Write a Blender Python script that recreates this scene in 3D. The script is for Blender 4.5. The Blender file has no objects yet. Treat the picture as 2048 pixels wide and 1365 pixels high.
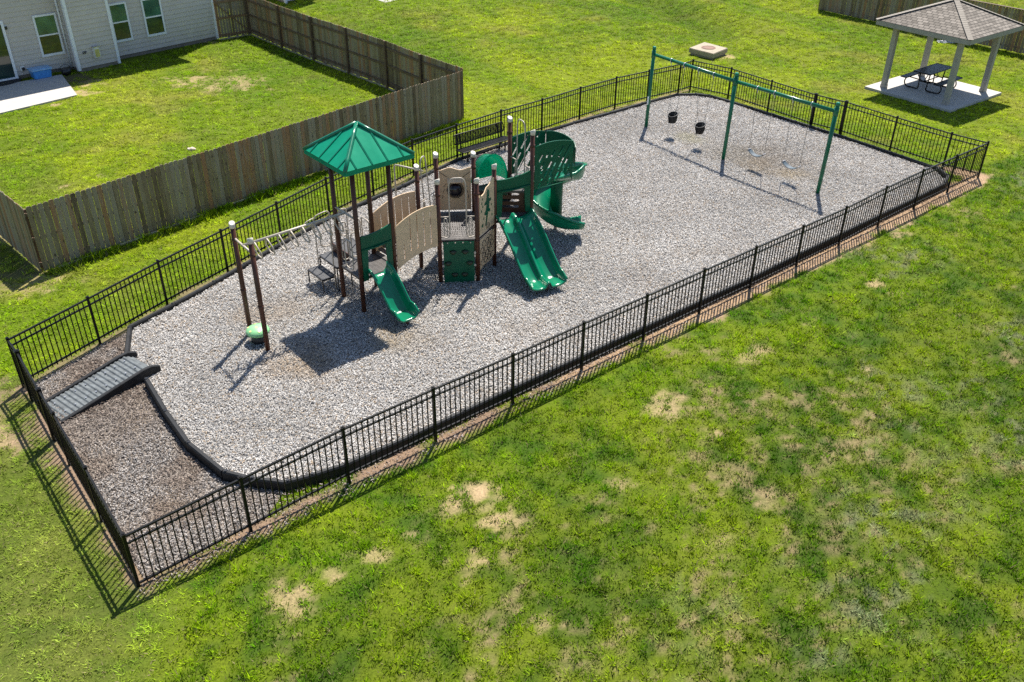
import bpy, bmesh, math, random
import numpy as np
from mathutils import Vector, Matrix
random.seed(7); RNG = np.random.default_rng(11)
S = bpy.context.scene
COL = S.collection

# ------------------------------------------------------------------ camera, sky, sun, exposure
F_PX, PITCH, ROLL, CAM_Z = 1816.66, 0.567274, 0.008418, 11.232
cp, sp = math.cos(PITCH), math.sin(PITCH)
cr, sr = math.cos(ROLL), math.sin(ROLL)
_r = Vector((1, 0, 0)); _f = Vector((0, cp, -sp)); _u = Vector((0, sp, cp))
CR = _r*cr + _u*sr; CU = _u*cr - _r*sr
cam = bpy.data.cameras.new("camera"); cam_o = bpy.data.objects.new("camera", cam); COL.objects.link(cam_o)
M = Matrix(((CR.x, CU.x, -_f.x, 0), (CR.y, CU.y, -_f.y, 0), (CR.z, CU.z, -_f.z, CAM_Z), (0, 0, 0, 1)))
cam_o.matrix_world = M
cam.sensor_width = 36; cam.lens = F_PX/2048*36; cam.clip_end = 3000; cam.clip_start = .1
S.camera = cam_o

SUN_H = Vector((.150, .560, 1.0))          # towards the sun, per metre of height
elev = math.atan2(1, math.hypot(SUN_H.x, SUN_H.y)); azim = math.atan2(SUN_H.x, SUN_H.y)
W = bpy.data.worlds.new("World"); S.world = W; W.use_nodes = True
nt = W.node_tree; nt.nodes.clear()
sky = nt.nodes.new('ShaderNodeTexSky'); sky.sky_type = 'NISHITA'; sky.sun_disc = False
sky.sun_elevation = elev; sky.sun_rotation = azim; sky.air_density = 1.0; sky.dust_density = .4; sky.ozone_density = 1.0
bg = nt.nodes.new('ShaderNodeBackground'); bg.inputs[1].default_value = .085
wo = nt.nodes.new('ShaderNodeOutputWorld')
nt.links.new(sky.outputs[0], bg.inputs[0]); nt.links.new(bg.outputs[0], wo.inputs[0])
sun = bpy.data.lights.new("sun", 'SUN'); sun.energy = 4.9; sun.angle = math.radians(.5); sun.color = (1, .95, .86)
sun_o = bpy.data.objects.new("sun", sun); COL.objects.link(sun_o)
sun_o.rotation_euler = (-SUN_H).to_track_quat('-Z', 'Y').to_euler(); sun_o.location = (10, 40, 60)
S.view_settings.view_transform = 'Standard'; S.view_settings.look = 'None'
S.view_settings.exposure = 1.0; S.view_settings.gamma = 1; S.view_settings.use_curve_mapping = False
S.cycles.max_bounces = 6; S.cycles.use_denoising = False

# ------------------------------------------------------------------ helpers: objects
def tag(o, label=None, cat=None, group=None, kind=None):
    if label: o['label'] = label
    if cat: o['category'] = cat
    if group: o['group'] = group
    if kind: o['kind'] = kind
    return o
def thing(name, label, cat, loc=(0, 0, 0), group=None):
    o = bpy.data.objects.new(name, None); COL.objects.link(o); o.location = loc
    o.empty_display_size = .2
    return tag(o, label, cat, group)
def obj(name, bm, m, parent=None, smooth=False):
    me = bpy.data.meshes.new(name)
    if isinstance(bm, bmesh.types.BMesh):
        bmesh.ops.recalc_face_normals(bm, faces=bm.faces[:]) if not getattr(bm, '_keep', False) else None
        bm.to_mesh(me); bm.free()
    else:
        me = bm
    me.materials.append(m)
    if smooth: me.polygons.foreach_set('use_smooth', [True]*len(me.polygons))
    o = bpy.data.objects.new(name, me); COL.objects.link(o)
    if parent is not None:
        o.parent = parent
        off = Vector((0, 0, 0)); p = parent
        while p is not None:
            off += p.location; p = p.parent
        o.location = -off              # geometry is written in world coordinates
    return o
def NB(): return bmesh.new()
def V3(p, z=None): return Vector((p[0], p[1], z if z is not None else (p[2] if len(p) > 2 else 0.0)))
def hexa(bm, c, ax, ay, az):
    """box from centre and three half-axes"""
    c, ax, ay, az = Vector(c), Vector(ax), Vector(ay), Vector(az)
    vs = [bm.verts.new(c + ax*i + ay*j + az*k) for i in (-1, 1) for j in (-1, 1) for k in (-1, 1)]
    for f in ((0, 1, 3, 2), (4, 6, 7, 5), (0, 4, 5, 1), (2, 3, 7, 6), (0, 2, 6, 4), (1, 5, 7, 3)):
        bm.faces.new([vs[i] for i in f])
def box(bm, c, size, rz=0.0):
    ca, sa = math.cos(rz), math.sin(rz)
    hexa(bm, c, Vector((ca, sa, 0))*size[0]/2, Vector((-sa, ca, 0))*size[1]/2, Vector((0, 0, size[2]/2)))
def bar(bm, a, b, w, h, up=(0, 0, 1)):
    a, b = Vector(a), Vector(b); d = b - a; L = d.length; d.normalize()
    up = Vector(up); s = d.cross(up)
    if s.length < 1e-5: s = d.cross(Vector((1, 0, 0)))
    s.normalize(); t = s.cross(d)
    hexa(bm, (a+b)/2, d*L/2, s*w/2, t*h/2)
def tube(bm, pts, r, n=8, closed=False, cap=True):
    pts = [Vector(p) for p in pts]; N = len(pts); rings = []
    prev = None
    for i in range(N):
        if closed: d = pts[(i+1) % N] - pts[i-1]
        else: d = pts[min(i+1, N-1)] - pts[max(i-1, 0)]
        d.normalize()
        if prev is None:
            s = d.cross(Vector((0, 0, 1)))
            if s.length < 1e-3: s = d.cross(Vector((1, 0, 0)))
        else:
            s = prev - d*prev.dot(d)
        s.normalize(); prev = s; t = d.cross(s)
        rr = r[i] if isinstance(r, (list, tuple)) else r
        rings.append([bm.verts.new(pts[i] + s*math.cos(a)*rr + t*math.sin(a)*rr) for a in [2*math.pi*k/n for k in range(n)]])
    for i in range(N if closed else N-1):
        A, B = rings[i], rings[(i+1) % N]
        for k in range(n):
            f = bm.faces.new((A[k], A[(k+1) % n], B[(k+1) % n], B[k])); f.smooth = True
    if cap and not closed:
        bm.faces.new(rings[0][::-1]); bm.faces.new(rings[-1])
def rounded(pts, r, seg=4, closed=False):
    """round the corners of a polyline"""
    pts = [Vector(p) for p in pts]; out = []; N = len(pts)
    for i in range(N):
        if not closed and i in (0, N-1): out.append(pts[i]); continue
        p, a, b = pts[i], pts[i-1], pts[(i+1) % N]
        da, db = (a-p), (b-p); ra = min(r, da.length*.49, db.length*.49)
        p0 = p + da.normalized()*ra; p1 = p + db.normalized()*ra
        for k in range(seg+1):
            t = k/seg; out.append(p0*(1-t)**2 + p*2*t*(1-t) + p1*t*t)
    return out
def flat_panel(outer, holes, thick, o, ex, ey):
    """flat board with cut-outs; 2-D outline placed at o with axes ex, ey (extruded along ex x ey)"""
    cu = bpy.data.curves.new('tmp', 'CURVE'); cu.dimensions = '2D'; cu.fill_mode = 'BOTH'; cu.extrude = thick/2
    for lp in [outer]+list(holes):
        s = cu.splines.new('POLY'); s.points.add(len(lp)-1); s.use_cyclic_u = True
        for i, q in enumerate(lp): s.points[i].co = (q[0], q[1], 0, 1)
    to = bpy.data.objects.new('tmp', cu); COL.objects.link(to)
    dg = bpy.context.evaluated_depsgraph_get(); dg.update()
    me = bpy.data.meshes.new_from_object(to.evaluated_get(dg))
    bpy.data.objects.remove(to); bpy.data.curves.remove(cu)
    me.materials.clear()
    o, ex, ey = V3(o), V3(ex).normalized(), V3(ey).normalized(); ez = ex.cross(ey)
    me.transform(Matrix(((ex.x, ey.x, ez.x, o.x), (ex.y, ey.y, ez.y, o.y), (ex.z, ey.z, ez.z, o.z), (0, 0, 0, 1))))
    return me
def slot(cx, cy, L, w, ang, n=5):
    """rounded slot outline"""
    c, s = math.cos(ang), math.sin(ang); out = []
    for e, a0 in ((1, -math.pi/2), (-1, math.pi/2)):
        for k in range(n+1):
            a = a0 + math.pi*k/n
            x = e*(L/2 - w/2) + math.cos(a)*w/2; y = math.sin(a)*w/2
            out.append((cx + x*c - y*s, cy + x*s + y*c))
    return out
def sweep(bm, prof, frames, smooth=True, cap=True):
    """closed profile [(lateral, up)] swept along frames [(point, lateral, up)]; prof may be a function of the step"""
    rings = []
    for i, (p, s, t) in enumerate(frames):
        pr = prof(i/(len(frames)-1)) if callable(prof) else prof
        rings.append([bm.verts.new(Vector(p) + Vector(s)*a + Vector(t)*b) for a, b in pr])
    n = len(rings[0])
    for A, B in zip(rings, rings[1:]):
        for k in range(n):
            f = bm.faces.new((A[k], A[(k+1) % n], B[(k+1) % n], B[k])); f.smooth = smooth
    if cap:
        for r_ in (rings[0], rings[-1]):
            m = n//2
            for k in range(m-1):
                try: bm.faces.new((r_[k], r_[k+1], r_[n-2-k], r_[n-1-k]))
                except ValueError: pass
def prism(bm, poly, z0, z1):
    a = [bm.verts.new((p[0], p[1], z0)) for p in poly]; b = [bm.verts.new((p[0], p[1], z1)) for p in poly]
    n = len(poly)
    bm.faces.new(a[::-1]); bm.faces.new(b)
    for i in range(n): bm.faces.new((a[i], a[(i+1) % n], b[(i+1) % n], b[i]))
def raw_mesh(name, verts, faces_idx, k, attrs=None):
    """big mesh straight from numpy: faces all with k corners"""
    me = bpy.data.meshes.new(name); nv = len(verts); nf = len(faces_idx)
    me.vertices.add(nv); me.vertices.foreach_set('co', verts.astype(np.float32).ravel())
    me.loops.add(nf*k); me.loops.foreach_set('vertex_index', faces_idx.astype(np.int32).ravel())
    me.polygons.add(nf); me.polygons.foreach_set('loop_start', np.arange(0, nf*k, k, dtype=np.int32))
    me.polygons.foreach_set('loop_total', np.full(nf, k, dtype=np.int32))
    if attrs:
        for an, arr in attrs.items():
            at = me.attributes.new(an, 'FLOAT_COLOR', 'POINT')
            c4 = np.ones((nv, 4), np.float32); c4[:, :3] = arr
            at.data.foreach_set('color', c4.ravel())
    me.update(calc_edges=True); me.validate()
    return me
# ------------------------------------------------------------------ helpers: noise and regions
def _hash(ix, iy, seed):
    h = (ix.astype(np.int64)*374761393 + iy.astype(np.int64)*668265263 + seed*144665) & 0x7fffffff
    h = ((h ^ (h >> 13))*1274126177) & 0x7fffffff
    return ((h ^ (h >> 16)) & 0xffff)/65535.0
def vnoise(x, y, seed=0):
    x = np.asarray(x, float); y = np.asarray(y, float)
    ix, iy = np.floor(x), np.floor(y); fx, fy = x-ix, y-iy
    fx = fx*fx*(3-2*fx); fy = fy*fy*(3-2*fy)
    a = _hash(ix, iy, seed); b = _hash(ix+1, iy, seed); c = _hash(ix, iy+1, seed); d = _hash(ix+1, iy+1, seed)
    return (a*(1-fx)+b*fx)*(1-fy) + (c*(1-fx)+d*fx)*fy
def fbm(x, y, size, octv=4, seed=0):
    v = 0; amp = .5; tot = 0; f = 1/size
    for o in range(octv):
        v = v + amp*vnoise(x*f+17.3*o, y*f-9.1*o, seed+o*31); tot += amp; amp *= .5; f *= 2.03
    return v/tot
def sstep(a, b, x): t = np.clip((x-a)/(b-a), 0, 1); return t*t*(3-2*t)
def inpoly(x, y, poly):
    ins = np.zeros(np.shape(x), bool); n = len(poly)
    for i in range(n):
        x0, y0 = poly[i][:2]; x1, y1 = poly[(i+1) % n][:2]
        if y0 == y1: continue
        c = ((y0 > y) != (y1 > y)) & (x < (x1-x0)*(y-y0)/(y1-y0)+x0)
        ins ^= c
    return ins
def segdist(x, y, a, b):
    ax, ay = a[:2]; bx, by = b[:2]; dx, dy = bx-ax, by-ay
    t = np.clip(((x-ax)*dx+(y-ay)*dy)/(dx*dx+dy*dy), 0, 1)
    return np.hypot(x-ax-t*dx, y-ay-t*dy)
def polydist(x, y, pts, closed=False):
    d = np.full(np.shape(x), 1e9); n = len(pts)
    for i in range(n if closed else n-1): d = np.minimum(d, segdist(x, y, pts[i], pts[(i+1) % n]))
    return d

# ------------------------------------------------------------------ helpers: materials
def new_mat(name):
    m = bpy.data.materials.new(name); m.use_nodes = True; t = m.node_tree
    return m, t, t.nodes['Principled BSDF'], (lambda k: t.nodes.new(k)), t.links.new
def ramp(N, stops):
    r = N('ShaderNodeValToRGB'); e = r.color_ramp.elements
    while len(e) < len(stops): e.new(.5)
    for i, (p, c) in enumerate(stops): e[i].position = p; e[i].color = (*c, 1) if len(c) == 3 else c
    return r
def plain(name, c, rough=.5, metal=0, var=.12, scale=6, bump=0.0, spec=.5, dirt=None, bscale=60):
    m, t, b, N, L = new_mat(name)
    b.inputs['Roughness'].default_value = rough; b.inputs['Metallic'].default_value = metal
    b.inputs['Specular IOR Level'].default_value = spec
    g = N('ShaderNodeNewGeometry')
    n = N('ShaderNodeTexNoise'); n.inputs['Scale'].default_value = scale; n.inputs['Detail'].default_value = 6
    L(g.outputs['Position'], n.inputs['Vector'])
    lo = tuple(max(0, x*(1-var)) for x in c); hi = tuple(x*(1+var) for x in c)
    stops = [(.3, lo), (.7, hi)]
    if dirt: stops = [(.25, dirt), (.42, lo), (.7, hi)]
    r = ramp(N, stops); L(n.outputs['Fac'], r.inputs[0]); L(r.outputs[0], b.inputs['Base Color'])
    rr = N('ShaderNodeMapRange'); rr.inputs['To Min'].default_value = max(.02, rough*.75); rr.inputs['To Max'].default_value = min(1, rough*1.25)
    L(n.outputs['Fac'], rr.inputs['Value']); L(rr.outputs[0], b.inputs['Roughness'])
    if bump:
        n2 = N('ShaderNodeTexNoise'); n2.inputs['Scale'].default_value = bscale; n2.inputs['Detail'].default_value = 4
        L(g.outputs['Position'], n2.inputs['Vector'])
        bp = N('ShaderNodeBump'); bp.inputs['Strength'].default_value = bump; bp.inputs['Distance'].default_value = .01
        L(n2.outputs['Fac'], bp.inputs['Height']); L(bp.outputs[0], b.inputs['Normal'])
    return m
def attr_mat(name, attr='tint', rough=.7, transl=0.0, spec=.3):
    m, t, b, N, L = new_mat(name)
    a = N('ShaderNodeAttribute'); a.attribute_name = attr
    L(a.outputs['Color'], b.inputs['Base Color']); b.inputs['Roughness'].default_value = rough
    b.inputs['Specular IOR Level'].default_value = spec
    if transl:
        tr = N('ShaderNodeBsdfTranslucent'); L(a.outputs['Color'], tr.inputs['Color'])
        mx = N('ShaderNodeMixShader'); mx.inputs[0].default_value = transl
        out = t.nodes['Material Output']
        L(b.outputs[0], mx.inputs[1]); L(tr.outputs[0], mx.inputs[2]); L(mx.outputs[0], out.inputs['Surface'])
    return m
M_BLACK = plain('black_powder_coat', (.004, .004, .0045), .42, var=.3, spec=.22)
M_EDGE = plain('black_recycled_plastic', (.010, .0105, .012), .6, var=.5, bump=.3, spec=.3)
M_BROWN = plain('brown_powder_coat', (.070, .026, .015), .4, var=.15, spec=.3)
M_TAN = plain('tan_plastic', (.58, .42, .265), .5, var=.08, spec=.25)
M_CAP = plain('pale_cap_plastic', (.58, .53, .46), .45, var=.05)
M_TANPIPE = plain('tan_painted_pipe', (.40, .345, .285), .4, var=.1)
M_GREEN = plain('green_moulded_plastic', (.001, .155, .076), .22, var=.15, scale=3)
def translucent(m, k):
    t = m.node_tree; b = t.nodes['Principled BSDF']; out = t.nodes['Material Output']; tr = t.nodes.new('ShaderNodeBsdfTranslucent'); mx = t.nodes.new('ShaderNodeMixShader'); mx.inputs[0].default_value = k
    src = b.inputs['Base Color'].links[0].from_socket; t.links.new(src, tr.inputs['Color']); t.links.new(b.outputs[0], mx.inputs[1]); t.links.new(tr.outputs[0], mx.inputs[2]); t.links.new(mx.outputs[0], out.inputs['Surface']); return m
M_HOOD = translucent(plain('green_thin_plastic', (.002, .30, .165), .22, var=.1, scale=3), .3)
M_GREENP = plain('green_sheet_plastic', (.001, .078, .038), .4, var=.15, scale=4, spec=.25)
M_GREENM = plain('green_painted_steel', (.002, .11, .055), .3, var=.12, spec=.4)
M_DECK = plain('vinyl_coated_deck', (.085, .076, .072), .55, var=.2)
M_DECKG = plain('grey_vinyl_step', (.085, .085, .09), .6, var=.2)
M_DARK = plain('dark_plastic', (.014, .014, .016), .35)
M_RUBBER = plain('black_rubber', (.016, .016, .018), .5)
M_BELT = plain('slate_rubber_belt', (.05, .075, .095), .5)
M_STEEL = plain('galvanised_steel', (.5, .5, .52), .35, metal=.8)
M_CHAIN = plain('chain_steel', (.16, .155, .15), .45, metal=.6)
M_CONC = plain('broom_finished_concrete', (.40, .375, .345), .85, var=.08, scale=3, bump=.3)
M_CONCD = plain('weathered_concrete', (.30, .255, .185), .9, var=.2, scale=7, bump=.4)
M_RUST = plain('rusty_iron', (.20, .115, .08), .8, var=.25, scale=14, bump=.4)
M_GREY = plain('grey_painted_wood', (.31, .285, .26), .65, var=.1)
M_FASCIA = plain('grey_fascia', (.27, .255, .24), .6)
M_WHITE = plain('white_trim', (.72, .74, .78), .45, var=.05)
M_SIDING = plain('grey_vinyl_siding', (.50, .455, .41), .5, var=.06, scale=2)
M_FOUND = plain('block_foundation', (.20, .17, .14), .9, var=.2, bump=.4)
M_TABLE = plain('blue_black_vinyl', (.012, .020, .034), .35, var=.2)
M_TUB = plain('blue_tub_plastic', (.06, .25, .62), .25, var=.1)
M_TUBLID = plain('pale_blue_lid', (.22, .42, .66), .3)
M_MAT = plain('dark_doormat', (.02, .018, .02), .9, bump=.5)
M_MUSH = plain('light_green_plastic', (.22, .50, .23), .4, var=.06)
M_SPOT = plain('yellow_green_spot', (.62, .70, .25), .4)
M_YELLOW = plain('yellowed_meter_face', (.50, .46, .14), .5)
M_METER = plain('white_box_paint', (.68, .68, .66), .4)
M_CLOTH = plain('white_plastic_sheet', (.78, .78, .80), .4, bump=.5)
M_BASE = plain('step_base_plastic', (.02, .021, .022), .5)
M_ROOFDK = plain('house_shingles', (.13, .12, .115), .9, var=.25, scale=20, bump=.4)
M_STICK = plain('white_sticker', (.70, .72, .72), .4)
M_STONE = plain('pale_stone', (.5, .42, .33), .9, bump=.5)

def wood_mat():
    m, t, b, N, L = new_mat('weathered_pine_boards')
    g = N('ShaderNodeNewGeometry'); tc = N('ShaderNodeTexCoord')
    mp = N('ShaderNodeMapping'); mp.inputs['Scale'].default_value = (9, 9, .8); L(g.outputs['Position'], mp.inputs['Vector'])
    n = N('ShaderNodeTexNoise'); n.inputs['Scale'].default_value = 3; n.inputs['Detail'].default_value = 8; n.inputs['Roughness'].default_value = .65
    L(mp.outputs[0], n.inputs['Vector'])
    add = N('ShaderNodeMath'); add.operation = 'MULTIPLY_ADD'; add.inputs[1].default_value = .62
    ba_ = N('ShaderNodeAttribute'); ba_.attribute_name = 'board'; L(ba_.outputs['Fac'], add.inputs[0])
    sc = N('ShaderNodeMath'); sc.operation = 'MULTIPLY'; sc.inputs[1].default_value = .62; L(n.outputs['Fac'], sc.inputs[0]); L(sc.outputs[0], add.inputs[2])
    r = ramp(N, [(.22, (.060, .042, .022)), (.38, (.150, .110, .060)), (.55, (.215, .175, .105)), (.72, (.245, .215, .160)), (.90, (.25, .135, .062))])
    L(add.outputs[0], r.inputs[0])
    v = N('ShaderNodeTexVoronoi'); v.inputs['Scale'].default_value = 2.6
    mp2 = N('ShaderNodeMapping'); mp2.inputs['Scale'].default_value = (1.5, 1.5, .9); L(g.outputs['Position'], mp2.inputs['Vector']); L(mp2.outputs[0], v.inputs['Vector'])
    kr = ramp(N, [(.05, (1, 1, 1)), (.14, (0, 0, 0))]); L(v.outputs['Distance'], kr.inputs[0])
    mx = N('ShaderNodeMixRGB'); mx.inputs[2].default_value = (.05, .035, .022, 1); L(kr.outputs[0], mx.inputs[0]); L(r.outputs[0], mx.inputs[1])
    L(mx.outputs[0], b.inputs['Base Color']); b.inputs['Roughness'].default_value = .85
    bp = N('ShaderNodeBump'); bp.inputs['Strength'].default_value = .4; bp.inputs['Distance'].default_value = .01
    L(n.outputs['Fac'], bp.inputs['Height']); L(bp.outputs[0], b.inputs['Normal'])
    return m
M_WOOD = wood_mat()
M_WPOST = plain('pine_post', (.115, .075, .045), .85, var=.25, scale=5, bump=.4)
M_TIMB = plain('pale_ground_board', (.36, .30, .20), .85, var=.25, scale=5, bump=.3)

def shingle_mat():
    m, t, b, N, L = new_mat('asphalt_shingles')
    uv = N('ShaderNodeUVMap'); uv.uv_map = 'UVMap'
    br = N('ShaderNodeTexBrick'); br.offset = .5
    br.inputs['Scale'].default_value = 1; br.inputs['Brick Width'].default_value = .24; br.inputs['Row Height'].default_value = .145
    br.inputs['Mortar Size'].default_value = .012; br.inputs['Bias'].default_value = 0
    br.inputs['Color1'].default_value = (.125, .108, .09, 1); br.inputs['Color2'].default_value = (.24, .21, .18, 1); br.inputs['Mortar'].default_value = (.045, .038, .032, 1)
    L(uv.outputs[0], br.inputs['Vector'])
    n = N('ShaderNodeTexNoise'); n.inputs['Scale'].default_value = 40; n.inputs['Detail'].default_value = 3; L(uv.outputs[0], n.inputs['Vector'])
    mx = N('ShaderNodeMixRGB'); mx.blend_type = 'OVERLAY'; mx.inputs[0].default_value = .5; L(br.outputs[0], mx.inputs[1]); L(n.outputs['Fac'], mx.inputs[2])
    L(mx.outputs[0], b.inputs['Base Color']); b.inputs['Roughness'].default_value = .95
    bp = N('ShaderNodeBump'); bp.inputs['Strength'].default_value = .8; bp.inputs['Distance'].default_value = .02; bp.invert = True
    L(br.outputs['Fac'], bp.inputs['Height']); L(bp.outputs[0], b.inputs['Normal'])
    return m
M_SHING = shingle_mat()
def glass_mat(name, c, slats=0):
    m, t, b, N, L = new_mat(name)
    g = N('ShaderNodeNewGeometry'); n = N('ShaderNodeTexNoise'); n.inputs['Scale'].default_value = 1.7; L(g.outputs['Position'], n.inputs['Vector'])
    r = ramp(N, [(.3, tuple(x*.6 for x in c)), (.75, tuple(x*1.4 for x in c))]); L(n.outputs['Fac'], r.inputs[0])
    src = r.outputs[0]
    if slats:
        s = N('ShaderNodeSeparateXYZ'); L(g.outputs['Position'], s.inputs[0])
        w = N('ShaderNodeMath'); w.operation = 'FRACT'; k = N('ShaderNodeMath'); k.operation = 'MULTIPLY'; k.inputs[1].default_value = slats
        L(s.outputs['Z'], k.inputs[0]); L(k.outputs[0], w.inputs[0])
        rr = ramp(N, [(.0, (.8, .8, .8)), (.3, (1, 1, 1))]); L(w.outputs[0], rr.inputs[0])
        mx = N('ShaderNodeMixRGB'); mx.blend_type = 'MULTIPLY'; mx.inputs[0].default_value = 1; L(src, mx.inputs[1]); L(rr.outputs[0], mx.inputs[2]); src = mx.outputs[0]
    L(src, b.inputs['Base Color']); b.inputs['Roughness'].default_value = .06; b.inputs['Specular IOR Level'].default_value = .8
    return m
M_PANE = glass_mat('window_glass_blinds_reflection', (.055, .135, .085))  # green of the reflected lawn painted into the pane colour
M_PANED = glass_mat('window_glass_with_screen', (.012, .035, .028))

def mulch_mat(name, lo, mid, hi):
    m, t, b, N, L = new_mat(name)
    g = N('ShaderNodeNewGeometry')
    v = N('ShaderNodeTexVoronoi'); v.inputs['Scale'].default_value = 34; L(g.outputs['Position'], v.inputs['Vector'])
    sp_ = N('ShaderNodeSeparateColor'); L(v.outputs['Color'], sp_.inputs[0])
    r = ramp(N, [(.1, lo), (.5, mid), (.9, hi)]); L(sp_.outputs[0], r.inputs[0])
    n = N('ShaderNodeTexNoise'); n.inputs['Scale'].default_value = .7; n.inputs['Detail'].default_value = 6; L(g.outputs['Position'], n.inputs['Vector'])
    st = ramp(N, [(.5, (0, 0, 0)), (.72, (.5, .5, .5))]); L(n.outputs['Fac'], st.inputs[0])
    mx = N('ShaderNodeMixRGB'); mx.inputs[2].default_value = (.22, .165, .115, 1); L(st.outputs[0], mx.inputs[0]); L(r.outputs[0], mx.inputs[1])
    L(mx.outputs[0], b.inputs['Base Color']); b.inputs['Roughness'].default_value = .95
    bp = N('ShaderNodeBump'); bp.inputs['Strength'].default_value = 1; bp.inputs['Distance'].default_value = .03
    L(v.outputs['Distance'], bp.inputs['Height']); L(bp.outputs[0], b.inputs['Normal'])
    return m
M_MULCH = mulch_mat('grey_engineered_wood_mulch', (.10, .095, .09), (.28, .27, .26), (.46, .44, .42))
M_WORN = mulch_mat('worn_brown_mulch', (.055, .042, .035), (.15, .122, .10), (.28, .245, .215))

# ------------------------------------------------------------------ plan of the place (metres, camera above the origin)
UX, VX = Vector((.768, .640, 0)), Vector((-.640, .768, 0))         # along the front fence / away from it
FRONT = [(-5.980+1.50044*i, 10.190+1.25050*i) for i in range(15)]
FDZ = [-.09, 0, .08, .07, .03, .03, .01, 0, -.02, -.035, -.05, .02, .04, .015, -.01]
RIGHT = [(15.03, 27.70), (14.20, 28.49), (12.98, 30.04), (11.76, 31.67), (10.91, 32.49), (9.70, 34.10), (8.51, 35.74), (7.18, 36.83)]
BACK = [(7.18, 36.83), (6.61, 36.31), (5.24, 35.34), (3.88, 34.37), (2.44, 33.06), (1.00, 31.65), (-.44, 30.38), (-1.88, 28.90), (-3.20, 27.46), (-4.28, 25.88), (-5.35, 24.29), (-6.37, 22.55), (-7.39, 20.82), (-8.41, 19.12), (-9.37, 17.36), (-10.33, 15.65)]
LEFT = [(-10.33, 15.65), (-9.92, 15.18), (-8.91, 13.89), (-8.32, 13.16), (-7.14, 11.67), (-5.98, 10.19)]
FENCE_RING = FRONT + RIGHT[1:] + BACK[1:] + LEFT[1:-1]
EDGE = [(-7.73, 15.73), (-6.97, 14.62), (-6.21, 13.62), (-5.29, 12.78), (-4.76, 12.60), (-4.10, 12.49), (-3.69, 12.67), (-3.10, 12.99), (-1.97, 13.85), (-.99, 14.65), (.02, 15.50), (1.49, 16.69), (2.97, 17.90), (4.91, 19.49), (5.94, 20.30), (7.65, 21.78), (9.84, 23.62), (12.07, 25.48), (13.50, 26.70), (13.88, 27.35), (13.80, 28.22), (12.46, 30.06), (11.05, 31.85), (9.8, 33.35), (8.50, 34.90), (7.80, 35.65), (7.30, 35.85), (6.50, 35.80), (5.0, 34.65), (3.67, 33.52), (2.24, 32.38), (.2, 30.55), (-1.85, 28.60), (-3.4, 26.4), (-5.29, 24.00), (-6.45, 22.05), (-7.50, 20.10), (-8.17, 18.98), (-8.87, 17.90), (-8.51, 16.70)]
WORN = [(-8.87, 17.90), (-8.51, 16.70), (-7.73, 15.73), (-6.97, 14.62), (-6.21, 13.62), (-5.29, 12.78), (-4.76, 12.60), (-4.10, 12.49), (-4.3, 11.75), (-5.95, 10.35), (-7.14, 11.80), (-8.32, 13.28), (-9.92, 15.30), (-10.2, 15.68), (-9.30, 17.30)]
PATIO = [(-22.4, 35.5), (-19.9, 32.2), (-17.22, 35.33), (-19.43, 37.72), (-20.5, 36.9)]
PATIO = [(-22.3, 34.96), (-20.1, 32.00), (-17.22, 35.33), (-18.98, 38.05), (-20.0, 37.2)]
GZ = Vector((17.08, 36.85, 0)); GA, GB = Vector((.61, -.79, 0)), Vector((.79, .61, 0))   # gazebo axes
SLAB = [GZ + GA*a*1.9 + GB*b*1.9 for a, b in ((-1, -1), (1, -1), (1, 1), (-1, 1))]
HOUSE_FP = [(-20.85, 37.2), (-18.88, 39.0), (-18.38, 38.56), (-17.23, 39.80), (-14.16, 44.14), (-20, 50), (-30, 40)]
BASIN = [(7.97, 42.19), (8.85, 43.25), (9.74, 42.20), (8.90, 41.21)]
WF = Vector((.643, .766, 0))
WFENCE_FRONT = ((-12.14, 20.75), (-1.90, 32.95))
WFENCE_SIDE = [(-1.90, 32.95), (-3.55, 34.72), (-5.13, 36.64), (-7.02, 38.70), (-8.85, 40.58), (-10.72, 42.65), (-12.80, 45.06)]
# bare soil patches: x, y, radius, strength
PATCH = [(9.34, 20.41, .40, 1.2), (7.09, 18.69, .36, 1.2), (3.71, 15.54, .30, 1), (10.92, 23.41, .38, 1), (-.51, 12.49, .42, 1), (-.18, 11.78, .40, .95), (-.70, 10.65, .34, 1), (-.25, 12.2, .45, .7), (-.95, 12.1, .3, .8),
    (-3.47, 10.04, .50, .95), (-1.73, 11.45, .25, .8), (-2.27, 10.94, .3, .8), (5.64, 17.35, .3, .75), (3.96, 14.2, .16, .9), (3.18, 15.13, .4, .75), (.55, 9.48, .25, .8), (7.84, 16.57, .22, .7), (1.24, 13.65, .22, .8),
    (9.7, 20.1, .3, .7), (5.2, 17.0, .35, .6), (-2.9, 10.4, .3, .7), (2.0, 12.8, .3, .55), (4.6, 12.4, .3, .5), (3.6, 11.3, .35, .5), (6.2, 13.6, .3, .5),
    (-12.15, 37.33, 1.1, .8), (-12.97, 37.31, .8, .9), (-11.3, 37.05, .8, .75), (-12.3, 36.6, .6, .8), (-17.1, 35.85, .5, 1), (-10.99, 29.61, .16, 1.3), (-14.03, 26.38, .2, 1.2), (-13.16, 27.33, .3, .6), (-17.65, 34.26, .22, .9), (-17.9, 37.3, .9, 1), (-18.6, 37.6, .8, 1.1), (-14.4, 43.7, .35, .9),
    (-10.75, 15.2, .7, .95), (-9.9, 14.2, .6, 1), (-9.6, 13.7, .5, 1), (-10.6, 14.5, .7, .9), (9.6, 41.75, .5, 1.1), (15.1, 27.75, .35, 1), (16.0, 46.5, .4, .4), (-12.6, 20.4, .8, .8), (-13.3, 21.4, .7, .8)]

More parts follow.
